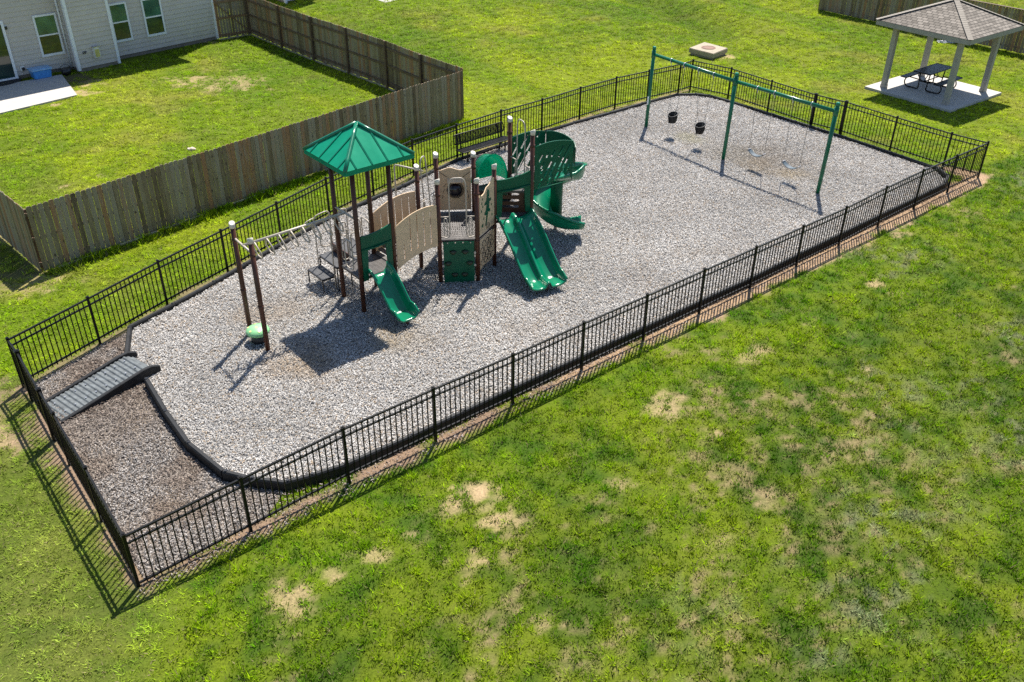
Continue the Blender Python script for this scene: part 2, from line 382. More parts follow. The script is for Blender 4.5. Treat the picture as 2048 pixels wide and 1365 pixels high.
def dryness(x, y):
    """0 lush .. 1 dry and thin, only in the near lawn"""
    front = ((x*VX.x + y*VX.y) < (FRONT[0][0]*VX.x + FRONT[0][1]*VX.y)+.3)
    dF = ((FRONT[0][0]*VX.x + FRONT[0][1]*VX.y) - (x*VX.x + y*VX.y))
    a = fbm(x, y, 2.2, 3, 121); f = fbm(x, y, .34, 3, 122); g = fbm(x, y, .13, 2, 123)
    lush = sstep(3.6, .6, dF + (a-.5)*5)
    d = .70*sstep(.60, .80, a*.30 + f*.38 + g*.32 - .10*lush + .055)
    left = sstep(-4.6, -6.4, x)*(y < 16)
    return d*front*(1-.8*left)*(1-.6*lush)

def ground_z(x, y):
    x = np.asarray(x, float); y = np.asarray(y, float)
    d = polydist(x, y, [(9.6, 45.2), (9.9, 47.5), (8.6, 51), (6.2, 57)])
    w = sstep(43.4, 46.5, y)
    ext = sstep(62, 110, y)*2.0
    return -.40*np.exp(-(d/1.5)**2)*w + .16*np.exp(-((d-3.0)/1.2)**2)*w + (fbm(x, y, 5, 2, 5)-.5)*.55*sstep(44, 50, y) + ext

def bare_mask(x, y):
    """0 grass .. 1 bare soil"""
    n = fbm(x, y, .55, 4, 3); n2 = fbm(x, y, .22, 3, 9); n4 = fbm(x, y, .10, 2, 10)
    b = np.zeros(np.shape(x))
    for px, py, r, s in PATCH:
        r = r*(.62 if r < .6 else .9); d = np.hypot(x-px, (y-py))/r
        b = np.maximum(b, min(s, 1)*(.68+.32*sstep(.42, .62, n4*.6+n2*.4))*sstep(1.45, .35, d + (n-.5)*3.4 + (n2-.5)*3.0 + (n4-.5)*1.8))
    # trodden soil under the black fence
    df = polydist(x, y, FRONT + RIGHT[:2]); wide = .04 + .26*sstep(-1, 7, x); b = np.maximum(b, sstep(.22, -.05, df - wide + (n-.5)*.7))
    dl = polydist(x, y, LEFT); b = np.maximum(b, sstep(.40, .05, dl + (n-.5)*.9))
    db = polydist(x, y, BACK); b = np.maximum(b, .7*sstep(.26, .05, db + (n-.5)*.5))
    dw = polydist(x, y, [(-14.3, 22.93), (-12.14, 20.75), (-1.9, 32.95)]); b = np.maximum(b, .6*sstep(.35, .1, dw + (n-.5)*.3))
    b = b
    return np.clip(b, 0, 1)
def blocked(x, y):
    k = inpoly(x, y, EDGE) | inpoly(x, y, WORN) | inpoly(x, y, PATIO) | inpoly(x, y, [p[:2] for p in SLAB]) | inpoly(x, y, HOUSE_FP) | inpoly(x, y, BASIN)
    return k
def lawn_tint(x, y):
    """grass colour (albedo) as it changes over the lawn"""
    n = len(x)
    front = ((x*VX.x + y*VX.y) < (FRONT[0][0]*VX.x + FRONT[0][1]*VX.y)+.3)          # nearer than the front fence
    a = fbm(x, y, 1.3, 4, 21)[:, None]; b_ = fbm(x, y, .30, 3, 33)[:, None]; c = fbm(x, y, 6, 3, 44)[:, None]
    deep = np.array((.066, .160, .003)); mid = np.array((.185, .300, .004)); yel = np.array((.320, .405, .010)); straw = np.array((.36, .29, .13)); pale = np.array((.27, .285, .17)); brn = np.array((.17, .135, .06))
    dF = ((FRONT[0][0]*VX.x + FRONT[0][1]*VX.y) - (x*VX.x + y*VX.y))[:, None]
    lush = sstep(4.2, .8, dF + (a-.5)*5)
    t = np.clip((a-.5)*2.4 + (b_-.5)*2.2 + .52, 0, 1)
    colF = deep*(1-t) + mid*t
    colF = colF*(.92 + .28*lush) 
    t3 = np.clip((fbm(x, y, .9, 4, 27)[:, None]-.5)*3 + (b_-.5)*1.2 + .42, 0, 1)
    colF = colF*(1-.55*t3) + yel*.95*.55*t3
    t2 = np.clip((a-.5)*1.5 + (c-.5)*2.6 + (b_-.5)*1.1 + .60, 0, 1)
    col_b = mid*1.05*(1-t2) + yel*1.05*t2
    ss = sstep(.58, .80, fbm(x, y, 2.2, 3, 71))[:, None]
    col_b = col_b*(1-.5*ss) + (np.array((.38, .345, .07)))*.5*ss
    sw_ = polydist(x, y, [(9.6, 45.2), (9.9, 47.5), (8.6, 51), (6.2, 57)]); k_ = (.65*np.exp(-(sw_/1.6)**2)*sstep(43.5, 46, y))[:, None]; col_b = col_b*(1-k_) + deep*1.15*k_
    b2 = sstep(.50, .66, fbm(x*.79+y*.61, (y*.79-x*.61)*.35, 3.2, 3, 141))[:, None]*.45; col_b = col_b*(1-b2) + deep*1.5*b2
    # mower tracks on the far lawns
    tr = (.5+.5*np.sin((x*.61-y*.79)*2*np.pi/1.05 + 3*fbm(x, y, 4, 2, 12)))[:, None]*sstep(38, 42, y)[:, None]
    col_b = col_b*(1-.14*tr)
    col = np.where(front[:, None], colF, col_b)
    # clover-pale flecks, dead thatch and straw in the near right lawn
    g = fbm(x, y, .16, 2, 59)[:, None]
    pm = (sstep(.52, .72, fbm(x, y, 2.0, 3, 91))*front*sstep(1, 5, x))[:, None]*sstep(.50, .62, b_*.5+g*.5)
    col = col*(1-.75*pm) + pale*.75*pm
    dr = dryness(x, y)[:, None]
    mixd = straw*g*1.3 + brn*(1-g)
    col = col*(1-.62*dr) + mixd*.62*dr
    left = sstep(-4.6, -6.4, x)*(y < 16)
    smooth_c = np.array((.165, .225, .030))*(1-t2) + np.array((.28, .31, .065))*t2
    col = col*(1-.8*left[:, None]) + smooth_c*.8*left[:, None]
    return col

# ------------------------------------------------------------------ setting: ground
def build_ground():
    def axis(lo, hi, st, far):
        a = np.arange(lo, hi+1e-6, st)
        g = np.array([1, 2.5, 6, 14, 30, 70, 160, far])
        return np.concatenate([lo-g[::-1], a, hi+g])
    xs = axis(-30, 32, .12, 500); ys = axis(6, 62, .12, 600)
    X, Y = np.meshgrid(xs, ys); x, y = X.ravel(), Y.ravel()
    z = ground_z(x, y)
    b = bare_mask(x, y)[:, None]
    n = fbm(x, y, .5, 4, 13)[:, None]; n3 = fbm(x, y, 2.5, 3, 15)[:, None]
    red = np.array((.25, .165, .105)); sand = np.array((.37, .265, .15)); br = np.array((.17, .12, .085))
    df = np.minimum(polydist(x, y, FENCE_RING, True), 9)[:, None]
    soil = sand*(1-sstep(1.0, .4, df)) + (red*n3 + br*(1-n3))*sstep(1.0, .4, df)
    dstart = polydist(x, y, FRONT[5:])[:, None]
    soil = soil*(1-sstep(.9, .5, dstart)*.55) + np.array((.40, .27, .16))*sstep(.9, .5, dstart)*.55
    # darker soil by the house corner; dirt plus painted-in shade behind the wooden fence
    for px, py, r in ((-13.3, 21.3, 1.5), (-18.5, 37.7, 1.2), (-17.3, 38.7, .9)):
        k = sstep(1.2, .6, np.hypot(x-px, y-py)/r)[:, None]; soil = soil*(1-k) + np.array((.10, .075, .05))*k
    soil = soil*(.8+.4*n)
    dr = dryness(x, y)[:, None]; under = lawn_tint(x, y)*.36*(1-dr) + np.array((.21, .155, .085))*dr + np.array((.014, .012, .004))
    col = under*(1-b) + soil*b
    nx, ny = len(xs), len(ys)
    i = np.arange((ny-1)*(nx-1)); r_, c_ = i//(nx-1), i % (nx-1)
    v0 = r_*nx+c_
    F = np.stack([v0, v0+1, v0+nx+1, v0+nx], 1)
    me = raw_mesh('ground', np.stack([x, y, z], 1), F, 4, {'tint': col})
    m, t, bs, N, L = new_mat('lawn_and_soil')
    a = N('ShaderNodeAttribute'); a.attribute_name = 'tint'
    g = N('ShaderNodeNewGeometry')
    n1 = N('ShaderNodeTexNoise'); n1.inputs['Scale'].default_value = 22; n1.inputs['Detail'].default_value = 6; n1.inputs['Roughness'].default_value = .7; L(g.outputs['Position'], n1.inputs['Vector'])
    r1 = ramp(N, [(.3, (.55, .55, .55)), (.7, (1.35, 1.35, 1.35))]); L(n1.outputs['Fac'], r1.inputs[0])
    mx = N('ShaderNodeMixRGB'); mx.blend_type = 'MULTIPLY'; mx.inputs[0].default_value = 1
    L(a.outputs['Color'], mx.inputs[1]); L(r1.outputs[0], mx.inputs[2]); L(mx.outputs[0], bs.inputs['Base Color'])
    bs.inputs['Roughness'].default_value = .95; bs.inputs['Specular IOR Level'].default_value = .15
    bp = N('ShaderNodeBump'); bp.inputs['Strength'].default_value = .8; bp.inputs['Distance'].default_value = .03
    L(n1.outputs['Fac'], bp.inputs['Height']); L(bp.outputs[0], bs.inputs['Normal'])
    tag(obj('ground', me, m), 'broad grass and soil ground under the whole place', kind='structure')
build_ground()

def project_np(x, y, z=0):
    P = np.stack([x, y, np.zeros_like(x)+z-CAM_Z], 1)
    d = P @ np.array(_f); return 1024+F_PX*(P @ np.array(CR))/d, 682-F_PX*(P @ np.array(CU))/d
def visible_points(dens, xr, yr, margin=260):
    n = int(dens*(xr[1]-xr[0])*(yr[1]-yr[0]))
    x = RNG.uniform(*xr, n); y = RNG.uniform(*yr, n)
    u, v = project_np(x, y)
    k = (u > -margin) & (u < 2048+margin) & (v > -margin) & (v < 1365+margin)
    return x[k], y[k]
def build_grass():
    parts = []
    for dens, yr, xr in ((150, (7.2, 17), (-12, 16)), (95, (17, 29), (-22, 22)), (50, (29, 40), (-27, 27)), (34, (40, 60), (-30, 30))):
        x, y = visible_points(dens, xr, yr)
        k = ~blocked(x, y); x, y = x[k], y[k]
        b = bare_mask(x, y); k = (RNG.random(len(x)) > b*1.02) & (RNG.random(len(x)) > .62*dryness(x, y)); x, y = x[k], y[k]
        fsz = 1.0 if yr[1] <= 17 else (1.15 if yr[1] <= 29 else (1.4 if yr[1] <= 40 else 1.7))
        parts.append((x, y, np.full(len(x), fsz)))
    x = np.concatenate([p[0] for p in parts]); y = np.concatenate([p[1] for p in parts]); fs = np.concatenate([p[2] for p in parts])
    # taller weeds along the shaded foot of the wooden fence
    t = RNG.random(2600); wx = -12.14 + 10.24*t; wy = 20.75 + 12.2*t
    off = np.abs(RNG.normal(.06, .22, 2600)); wx += .766*off; wy -= .643*off
    kk = RNG.random(2600) < fbm(wx, wy, 1.2, 2, 8)*1.3
    wx, wy = wx[kk], wy[kk]
    x = np.concatenate([x, wx]); y = np.concatenate([y, wy]); fs = np.concatenate([fs, np.full(len(wx), 1.9)])
    col = lawn_tint(x, y); nT = len(x); NBl = 9
    clump = fbm(x, y, .30, 3, 63)
    c2 = fbm(x, y, .13, 2, 64); hgt = (.012 + .17*np.clip(clump*.45+c2*.55-.24, 0, 1))*fs*RNG.uniform(.7, 1.35, nT)
    left = (x < -5) & (y < 17); hgt[left] *= .6
    bk = ((x*VX.x + y*VX.y) > (FRONT[0][0]*VX.x + FRONT[0][1]*VX.y)+.3) & (fs < 1.85); hgt[bk] = (.018 + .030*clump[bk] + .020*c2[bk])*fs[bk]*RNG.uniform(.7, 1.3, bk.sum())
    X = np.repeat(x, NBl); Y = np.repeat(y, NBl); H = np.repeat(hgt, NBl)*RNG.uniform(.55, 1.25, nT*NBl); Fs = np.repeat(fs, NBl)
    n = len(X); ang = RNG.uniform(0, 2*np.pi, n); rad = np.sqrt(RNG.random(n))*.058*Fs
    bx = X + np.cos(ang)*rad; by = Y + np.sin(ang)*rad
    la = ang + RNG.normal(0, .9, n); bkr = np.repeat(bk | left, NBl); lean = np.where(bkr, RNG.uniform(.9, 2.4, n), RNG.uniform(.35, 1.3, n))*H; lean = np.minimum(lean, .085*Fs)
    wa = la + np.pi/2 + RNG.normal(0, .5, n); w = RNG.uniform(.005, .0125, n)*Fs
    z0 = ground_z(bx, by) - .004
    v = np.empty((n, 3, 3))
    v[:, 0] = np.stack([bx-np.cos(wa)*w, by-np.sin(wa)*w, z0], 1)
    v[:, 1] = np.stack([bx+np.cos(wa)*w, by+np.sin(wa)*w, z0], 1)
    v[:, 2] = np.stack([bx+np.cos(la)*lean, by+np.sin(la)*lean, z0+H], 1)
    c = np.repeat(col*RNG.uniform(.62, 1.38, nT)[:, None]*(.72+.56*sstep(.3, .7, c2))[:, None], NBl, 0)*np.where(np.repeat(bk, NBl), RNG.uniform(.70, 1.30, n), RNG.uniform(.45, 1.55, n))[:, None]  # taller clumps brighter, low ones darker: shadow contrast put into the blade colour
    dry = RNG.random(n) < .07; c[dry] = np.array((.30, .26, .12))*RNG.uniform(.7, 1.1, dry.sum())[:, None]
    C = np.repeat(c, 3, 0)
    me = raw_mesh('grass', v.reshape(-1, 3), np.arange(n*3).reshape(-1, 3), 3, {'tint': C})
    tag(obj('grass', me, attr_mat('grass_blades', rough=.7, transl=.32, spec=.08)), 'short green lawn grass growing over the ground', 'grass', kind='stuff')
build_grass()

# ------------------------------------------------------------------ setting: mulch
MZ = .05
SPOTS = [(8.05, 28.55, .75, (.40, .31, .19)), (8.95, 27.75, .6, (.42, .33, .20)), (8.7, 28.9, 1.7, (.24, .20, .16)), (7.4, 29.6, 1.2, (.25, .22, .18)), (-4.6, 16.6, .9, (.33, .24, .15)), (-2.6, 17.6, .8, (.33, .26, .17)), (6.2, 31.0, .7, (.36, .33, .22)), (-5.9, 18.6, .9, (.34, .27, .2))]
def mulch_tint(x, y):
    n = len(x); r = RNG.random(n)[:, None]
    big = fbm(x, y, 1.6, 4, 77)[:, None]; sm = fbm(x, y, .5, 3, 78)[:, None]
    val = .17 + .45*r
    val = val*(.66 + .68*big)
    col = val*np.array((1.0, .955, .91))
    col = np.where(RNG.random(n)[:, None] < .12, np.array((.40, .31, .22))*(.5+.7*r), col)
    stain = sstep(.60, .80, sm*.5+big*.5)*.35
    col = col*(1-stain) + np.array((.26, .20, .14))*(.6+.6*r)*stain
    for px, py, rad, c in SPOTS:
        k = (.75*sstep(1.2, .2, np.hypot(x-px, y-py)/rad + (fbm(x, y, .6, 3, 5)-.5)))[:, None]
        col = col*(1-k) + np.array(c)*(.55+.8*r)*k
    return col
def worn_tint(x, y):
    n = len(x); r = RNG.random(n)[:, None]; big = fbm(x, y, 1.0, 4, 99)[:, None]
    val = .06 + .46*r**1.35
    col = val*np.array((1.0, .92, .86))
    k = np.maximum(sstep(.45, .66, big), .9*sstep(1.5, .4, segdist(x, y, (-8.5, 14.6), (-7.6, 15.4))[:, None]+(big-.5)*1.6)); col = col*(1-.72*k) + np.array((.13, .082, .052))*(.35+1.1*r)*.72*k
    g = sstep(.55, .35, big); col = col*(1-.3*g) + np.array((.40, .37, .35))*r*.3*g
    return col
def chips(name, poly, dens, tint, zbase, label, inset=None):
    P = np.array(poly)[:, :2]; lo, hi = P.min(0), P.max(0)
    n = int(dens*np.prod(hi-lo)); x = RNG.uniform(lo[0], hi[0], n); y = RNG.uniform(lo[1], hi[1], n)
    k = inpoly(x, y, poly)
    if inset is not None: k &= ~inpoly(x, y, inset)
    k &= polydist(x, y, EDGE, True) > .07
    x, y = x[k], y[k]; n = len(x)
    L = RNG.uniform(.010, .027, n); w = RNG.uniform(.004, .0085, n); h = RNG.uniform(.002, .006, n)
    a = RNG.uniform(0, 2*np.pi, n); p = RNG.normal(0, .28, n); q = RNG.normal(0, .3, n)
    ex = np.stack([np.cos(a)*np.cos(p), np.sin(a)*np.cos(p), np.sin(p)], 1)
    ey = np.stack([-np.sin(a)*np.cos(q), np.cos(a)*np.cos(q), np.sin(q)], 1)
    ez = np.cross(ex, ey)
    c = np.stack([x, y, zbase + .035*fbm(x, y, .8, 3, 151) + RNG.uniform(.0, .022, n)], 1)
    v = np.empty((n, 8, 3)); i = 0
    for sz in (-1, 1):
        for sx, sy in ((-1, -1), (1, -1), (1, 1), (-1, 1)):
            v[:, i] = c + ex*(L*sx)[:, None] + ey*(w*sy*(1 if sx > 0 else .7))[:, None] + ez*(h*sz)[:, None]; i += 1
    base = (np.arange(n)*8)[:, None, None]
    F = base + np.array([[4, 5, 6, 7], [0, 1, 5, 4], [1, 2, 6, 5], [2, 3, 7, 6], [3, 0, 4, 7]])[None]
    col = np.repeat(tint(x, y), 8, 0)
    me = raw_mesh(name, v.reshape(-1, 3), F.reshape(-1, 4), 4, {'tint': col})
    tag(obj(name, me, attr_mat(name+'_wood', rough=.9)), label, 'wood chips', kind='stuff')
def sheet(name, poly, z, m, label):
    bm = NB(); bm.faces.new([bm.verts.new((p[0], p[1], z)) for p in poly]); bmesh.ops.triangulate(bm, faces=bm.faces[:])
    o = obj(name, bm, m); tag(o, label, kind='structure')
sheet('mulch_bed', EDGE, MZ, M_MULCH, 'pale grey wood mulch bed filling the playground')
sheet('worn_mulch', WORN, .012, M_WORN, 'worn brown mulch between the ramp and the fence')
chips('mulch_chips', EDGE, 1250, mulch_tint, MZ+.004, 'loose pale grey wood chips covering the play area')
chips('worn_mulch_chips', WORN, 900, worn_tint, .016, 'loose brown wood chips beside the ramp inside the fence', inset=EDGE)
FSTRIP = [(p[0], p[1]) for p in FRONT[1:]] ; FSTRIP = [(-4.4, 12.42), (-3.1, 12.92), (14.0, 27.2), (15.25, 27.55), (-3.9, 11.55), (-5.9, 9.95), (-5.95, 10.35), (-4.3, 11.75)]
def strip_tint(x, y): return worn_tint(x, y)*.8 + np.array((.09, .05, .028))
chips('strip_chips', FSTRIP, 260, strip_tint, .006, 'stray brown wood chips along the foot of the front fence')
bm = NB(); prism(bm, PATIO, -.1, .06); tag(obj('patio', bm, M_CONC), 'pale concrete patio slab behind the grey house', kind='structure')

# ------------------------------------------------------------------ black fence
fence = thing('metal_fence', 'black metal picket fence running all around the playground', 'fence', (-5.98, 10.19, 0))
FH = 1.20
def fence_post(p, ztop, wide=False):
    w = .085 if wide else .052
    bm = NB(); box(bm, (p[0], p[1], (ztop-.06)/2), (w, w, ztop+.06), math.atan2(.64, .768))
    o = obj('post', bm, M_BLACK, fence)
    bm = NB(); ca = math.atan2(.64, .768)
    box(bm, (p[0], p[1], ztop+.008), (w+.014, w+.014, .016), ca); box(bm, (p[0], p[1], ztop+.022), (w*.6, w*.6, .012), ca)
    obj('post_cap', bm, M_BLACK, o)
def fence_panel(a, b, za, zb, name='panel', handle=False):
    A, B = V3(a), V3(b); d = (B-A); L = d.length; e = d.normalized(); A = A+e*.03; B = B-e*.03; L -= .06
    bm = NB()
    def P(t, z): return A + (B-A)*t + Vector((0, 0, z + (za+(zb-za)*t)))
    for zz, w, h in ((-.02, .036, .032), (-.175, .032, .030), (-FH+.15, .032, .034)):
        bar(bm, P(0, zz), P(1, zz), w, h)
    n = max(2, round(L/.1205))
    for i in range(1, n):
        t = i/n; q = P(t, 0)
        box(bm, (q.x, q.y, q.z-.02-(FH-.10)/2), (.019, .019, FH-.10), math.atan2(e.y, e.x))
    if name == 'gate':
        for t in (.02, .98): q = P(t, 0); box(bm, (q.x, q.y, q.z-.02-(FH-.12)/2), (.035, .035, FH-.12), math.atan2(e.y, e.x))
    o = obj(name, bm, M_BLACK, fence)
    if handle:
        bm = NB(); q = P(.93, -.35); box(bm, q, (.05, .14, .10), math.atan2(e.y, e.x)); obj('latch', bm, M_BLACK, o)
zt = {}
for i, p in enumerate(FRONT): zt[p] = FH + FDZ[i]
def Z(p): return zt.get((p[0], p[1]), FH)
LEFT[-1] = FRONT[0]; RIGHT[0] = (15.03, 27.70)
zt[RIGHT[0]] = FH-.01
FRONT[-1] = RIGHT[0]
for i, p in enumerate(FRONT): fence_post(p, Z(p)+.02)
for i, p in enumerate(RIGHT[1:]): fence_post(p, FH+.02, i in (2, 3))
for i, p in enumerate(BACK[1:]): fence_post(p, FH+.02)
for i, p in enumerate(LEFT[1:-1]): fence_post(p, FH+.02, i in (0, 1))
for run, gates in ((FRONT, ()), (RIGHT, (3,)), (BACK, ()), (LEFT, (1,))):
    for i in range(len(run)-1):
        fence_panel(run[i], run[i+1], Z(run[i]), Z(run[i+1]), 'gate' if i in gates else 'panel', i in gates)

# ------------------------------------------------------------------ edging timbers
edging = thing('playground_edging', 'black plastic edging timbers around the grey mulch', 'edging', (-7.73, 15.73, 0))
def timber(a, b, z=.25, h=.27, w=.105):
    A, B = V3(a), V3(b); e = (B-A).normalized(); s = Vector((-e.y, e.x, 0))
    bm = NB()
    prof = [(-w/2, z-h), (-w/2, z-.03), (-w/2+.022, z), (w/2-.022, z), (w/2, z-.03), (w/2, z-h)]
    sweep(bm, prof, [(A+e*.006, s, (0, 0, 1)), (B-e*.006, s, (0, 0, 1))], smooth=False)
    o = obj('timber', bm, M_EDGE, edging)
    bm = NB()
    q = A+e*.06
    tube(bm, [(q.x, q.y, z-.05), (q.x, q.y, z+.018)], .030, 8)
    obj('stake', bm, M_DARK, o)
def chop(run, closed):
    """pieces about 1.2 m long along a polyline"""
    n = len(run)
    for i in range(n if closed else n-1):
        a, b = V3(run[i]), V3(run[(i+1) % n]); k = max(1, round((b-a).length/1.25))
        for j in range(k): yield a + (b-a)*(j/k), a + (b-a)*((j+1)/k)
for a, b in chop(EDGE[:], False):
    m_ = (a+b)/2
    timber(a, b, z=.225 if polydist(np.array([m_.x]), np.array([m_.y]), FRONT)[0] < 1.0 or m_.y < 16.5 else .165)
# ------------------------------------------------------------------ access ramp
ramp_o = thing('access_ramp', 'grey ribbed plastic access ramp with black side rails', 'ramp', (-8.8, 15.3, 0))
ra, rb = Vector((-9.27, 14.78, 0)), Vector((-8.10, 16.32, 0)); re_ = (rb-ra).normalized(); rs = Vector((-re_.y, re_.x, 0))
bm = NB()
Lr = (rb-ra).length+.2; nr = 20; prof = []
frames = []
for i in range(nr*4+1):
    t = i/(nr*4); ridge = .020 if (i//2) % 2 == 0 else 0.0
    p = ra - re_*.1 + re_*Lr*t; z = .03 + .20*min(1, t/.92) - (.10*((t-.92)/.08) if t > .92 else 0)
    frames.append((Vector((p.x, p.y, 0)), z+ridge))
for (p, z), (p2, z2) in zip(frames, frames[1:]):
    a_ = [p-rs*.38, p+rs*.38]; b_ = [p2-rs*.38, p2+rs*.38]
    v = [bm.verts.new((q.x, q.y, zz)) for q, zz in ((a_[0], z), (a_[1], z), (b_[1], z2), (b_[0], z2))]; bm.faces.new(v)
    v = [bm.verts.new((q.x, q.y, zz)) for q, zz in ((a_[0], z), (b_[0], z2), (b_[0], -.02), (a_[0], -.02))]; bm.faces.new(v)
bmesh.ops.remove_doubles(bm, verts=bm.verts[:], dist=1e-4)
obj('ramp_deck', bm, plain('grey_ramp_plastic', (.10, .112, .118), .6, var=.35, scale=9, bump=.2), ramp_o)
for sgn in (-1, 1):
    bm = NB(); fr = []
    for i in range(13):
        t = i/12; p = ra + re_*((Lr+.16)*t-.14) + rs*sgn*.435; z = .06 + .23*min(1, t/.85) - (.09*((t-.88)/.12)**2 if t > .88 else 0)
        fr.append((Vector((p.x, p.y, z)), rs, Vector((0, 0, 1))))
    sweep(bm, [(-.042, -.34), (-.042, -.012), (-.03, .0), (.03, .0), (.042, -.012), (.042, -.34)], fr, smooth=False)
    obj('side_rail', bm, M_EDGE, ramp_o)
bm = NB()
for k in range(8):
    for sgn in (-1, 1):
        q = ra + re_*(.1+k*.235) + rs*sgn*.2
        tube(bm, [(q.x, q.y, .05+k*.026), (q.x, q.y, .088+k*.026)], .016, 6)
obj('bolts', bm, M_STEEL, ramp_o)

# ------------------------------------------------------------------ play structure
PS = thing('play_structure', 'green tan and brown playground climber with three slides and a green roof', 'play structure', (-1.9, 20.6, 0))
FL, FR, BL, BR = [Vector((-3.55, 18.75, 0)) + UX*a + VX*b for a, b in ((0, 0), (.94, 0), (0, .94), (.94, .94))]
HC = Vector((-1.43, 21.15, 0)); HR = .955
HX = {k: HC + Vector((math.cos(math.radians(d)), math.sin(math.radians(d)), 0))*HR for k, d in dict(P5=4.5, P4=65, P3=125, P0=185, P1=246, P2=305).items()}
P0, P1, P2, P3, P4, P5 = (HX[k] for k in ('P0', 'P1', 'P2', 'P3', 'P4', 'P5'))
P6, P7 = Vector((.47, 21.72, 0)), Vector((-.10, 22.67, 0))
ML, MR = Vector((-6.04, 17.78, 0)), Vector((-5.47, 17.05, 0))
ZA, ZH, ZC, ZD = .98, 1.25, 1.33, 1.92
def post(p, h, cap=True, slant=None, r=.056):
    bm = NB(); tube(bm, [(p.x, p.y, -.05), (p.x, p.y, h-.15 if cap else h)], r, 14)
    o = obj('post', bm, M_BROWN, PS)
    if cap:
        bm = NB(); n = 16; R = r+.009; s = Vector(slant).normalized(); rings = []
        for z, rr in ((h-.165, R), (None, R), (None, R-.012)):
            ring = []
            for k in range(n):
                a = 2*math.pi*k/n; q = Vector((math.cos(a)*rr, math.sin(a)*rr, 0))
                zz = z if z is not None else (h-.055 - q.dot(s)*.48 + (.008 if rr < R else 0))
                ring.append(bm.verts.new((p.x+q.x, p.y+q.y, zz)))
            rings.append(ring)
        for A, B in zip(rings, rings[1:]):
            for k in range(n): f = bm.faces.new((A[k], A[(k+1) % n], B[(k+1) % n], B[k])); f.smooth = True
        bm.faces.new(rings[-1]); bm.faces.new(rings[0][::-1])
        obj('post_cap', bm, M_CAP, o)
        bm = NB()
        for z in (h-.45, 1.2): tube(bm, [(p.x, p.y, z-.03), (p.x, p.y, z+.03)], r+.010, 12)
        obj('clamp', bm, M_BROWN, o)
for p in (FL, FR, BL, BR): post(p, 3.86, False)
cen = Vector((-1.0, 21.5, 0))
for p, h in ((P0, 2.93), (P1, 2.90), (P2, 2.90), (P3, 2.92), (P4, 2.92), (P5, 2.92), (P6, 3.62), (P7, 3.62)): post(p, h, True, (.55, -.85, 0) if p in (P0, P3, P4, P7) else (-.65, .6, 0))
for p in (ML, MR): post(p, 2.90, True, (.3, -1, 0) if p is ML else (-.5, 1, 0))

def slats(bm, quad, z, n, w=.6, th=.03, ncross=9):
    """perforated deck: slats across a quad a,b,c,d (a-b and d-c are the ends)"""
    a, b, c, d = quad
    for i in range(n):
        t0, t1 = (i+.5-w/2)/n, (i+.5+w/2)/n
        p = [a.lerp(d, t0), b.lerp(c, t0), b.lerp(c, t1), a.lerp(d, t1)]
        prism(bm, p, z-th, z)
    for j in range(ncross):
        t0 = j/(ncross-1)*.985; t1 = t0+.015
        p = [a.lerp(b, t0), a.lerp(b, t1), d.lerp(c, t1), d.lerp(c, t0)]
        prism(bm, p, z-th+.003, z-.003)
def rim(bm, pts, z, h=.06, w=.03):
    n = len(pts)
    for i in range(n): bar(bm, V3(pts[i], 0)+Vector((0, 0, z-h/2)), V3(pts[(i+1) % n], 0)+Vector((0, 0, z-h/2)), w, h)
def deck(quads, outline, z, n=34, m=M_DECK):
    bm = NB()
    for q in quads: slats(bm, [V3(p) for p in q], z, n)
    o = obj('deck', bm, m, PS)
    bm = NB(); rim(bm, outline, z+.003); obj('deck_frame', bm, M_DARK, o)
    return o
deck([(FL, FR, BR, BL)], [FL, FR, BR, BL], ZA)
deck([(P0, P1, P2, P5), (P5, P4, P3, P0)], [P0, P1, P2, P5, P4, P3], ZH, 32)
deck([(P5, P6, P7.lerp(P6, .02), P4)], [P5, P6, P7, P4], ZC)
# raised rear half deck with its riser
bm = NB(); mid46a = P4.lerp(P5, .25); mid46b = P6.lerp(P7, .10)
slats(bm, [mid46a, mid46b, P7, P4], ZD, 26); o = obj('deck', bm, M_DECK, PS)
bm = NB(); rim(bm, [mid46a, mid46b, P7, P4], ZD+.003); obj('deck_frame', bm, M_DARK, o)
nn = (mid46b-mid46a).normalized(); Lm = (mid46b-mid46a).length
me = flat_panel([(0, 0), (Lm, 0), (Lm, ZD-ZC-.05), (0, ZD-ZC-.05)], [slot(Lm*.5, .16+.17*k, Lm*.6, .07, 0) for k in range(3)], .02, mid46a+Vector((0, 0, ZC)), nn, (0, 0, 1))
obj('riser_panel', me, M_BROWN, PS)

# canopy
CC = Vector((-3.47, 19.44, 0)); CH = .89; ZE, ZAP = 3.86, 4.50
crn = [CC + UX*a*CH + VX*b*CH for a, b in ((-1, -1), (1, -1), (1, 1), (-1, 1))]
apex = Vector((CC.x, CC.y, ZAP))
bm = NB()
for dz, side in ((0, 1), (-.03, -1)):
    ap = bm.verts.new(apex+Vector((0, 0, dz)))
    cv = [bm.verts.new((c.x, c.y, ZE+dz)) for c in crn]
    for i in range(4): bm.faces.new((cv[i], cv[(i+1) % 4], ap))
for i in range(4):
    a, b = crn[i], crn[(i+1) % 4]; out = ((a+b)/2-CC).normalized()
    a1, b1 = Vector((a.x, a.y, ZE)), Vector((b.x, b.y, ZE)); dn = Vector((0, 0, -.11))
    bar(bm, a1+dn*.5-out*.008, b1+dn*.5-out*.008, .03, .11)
canopy = obj('canopy', bm, M_HOOD, PS)
bm = NB()
for c in crn:
    a = Vector((c.x, c.y, ZE-.02)); pts = [a.lerp(apex, t) for t in (0, .25, .5, .75, 1.0)]
    tube(bm, [p+Vector((0, 0, .012)) for p in pts], .048, 10)
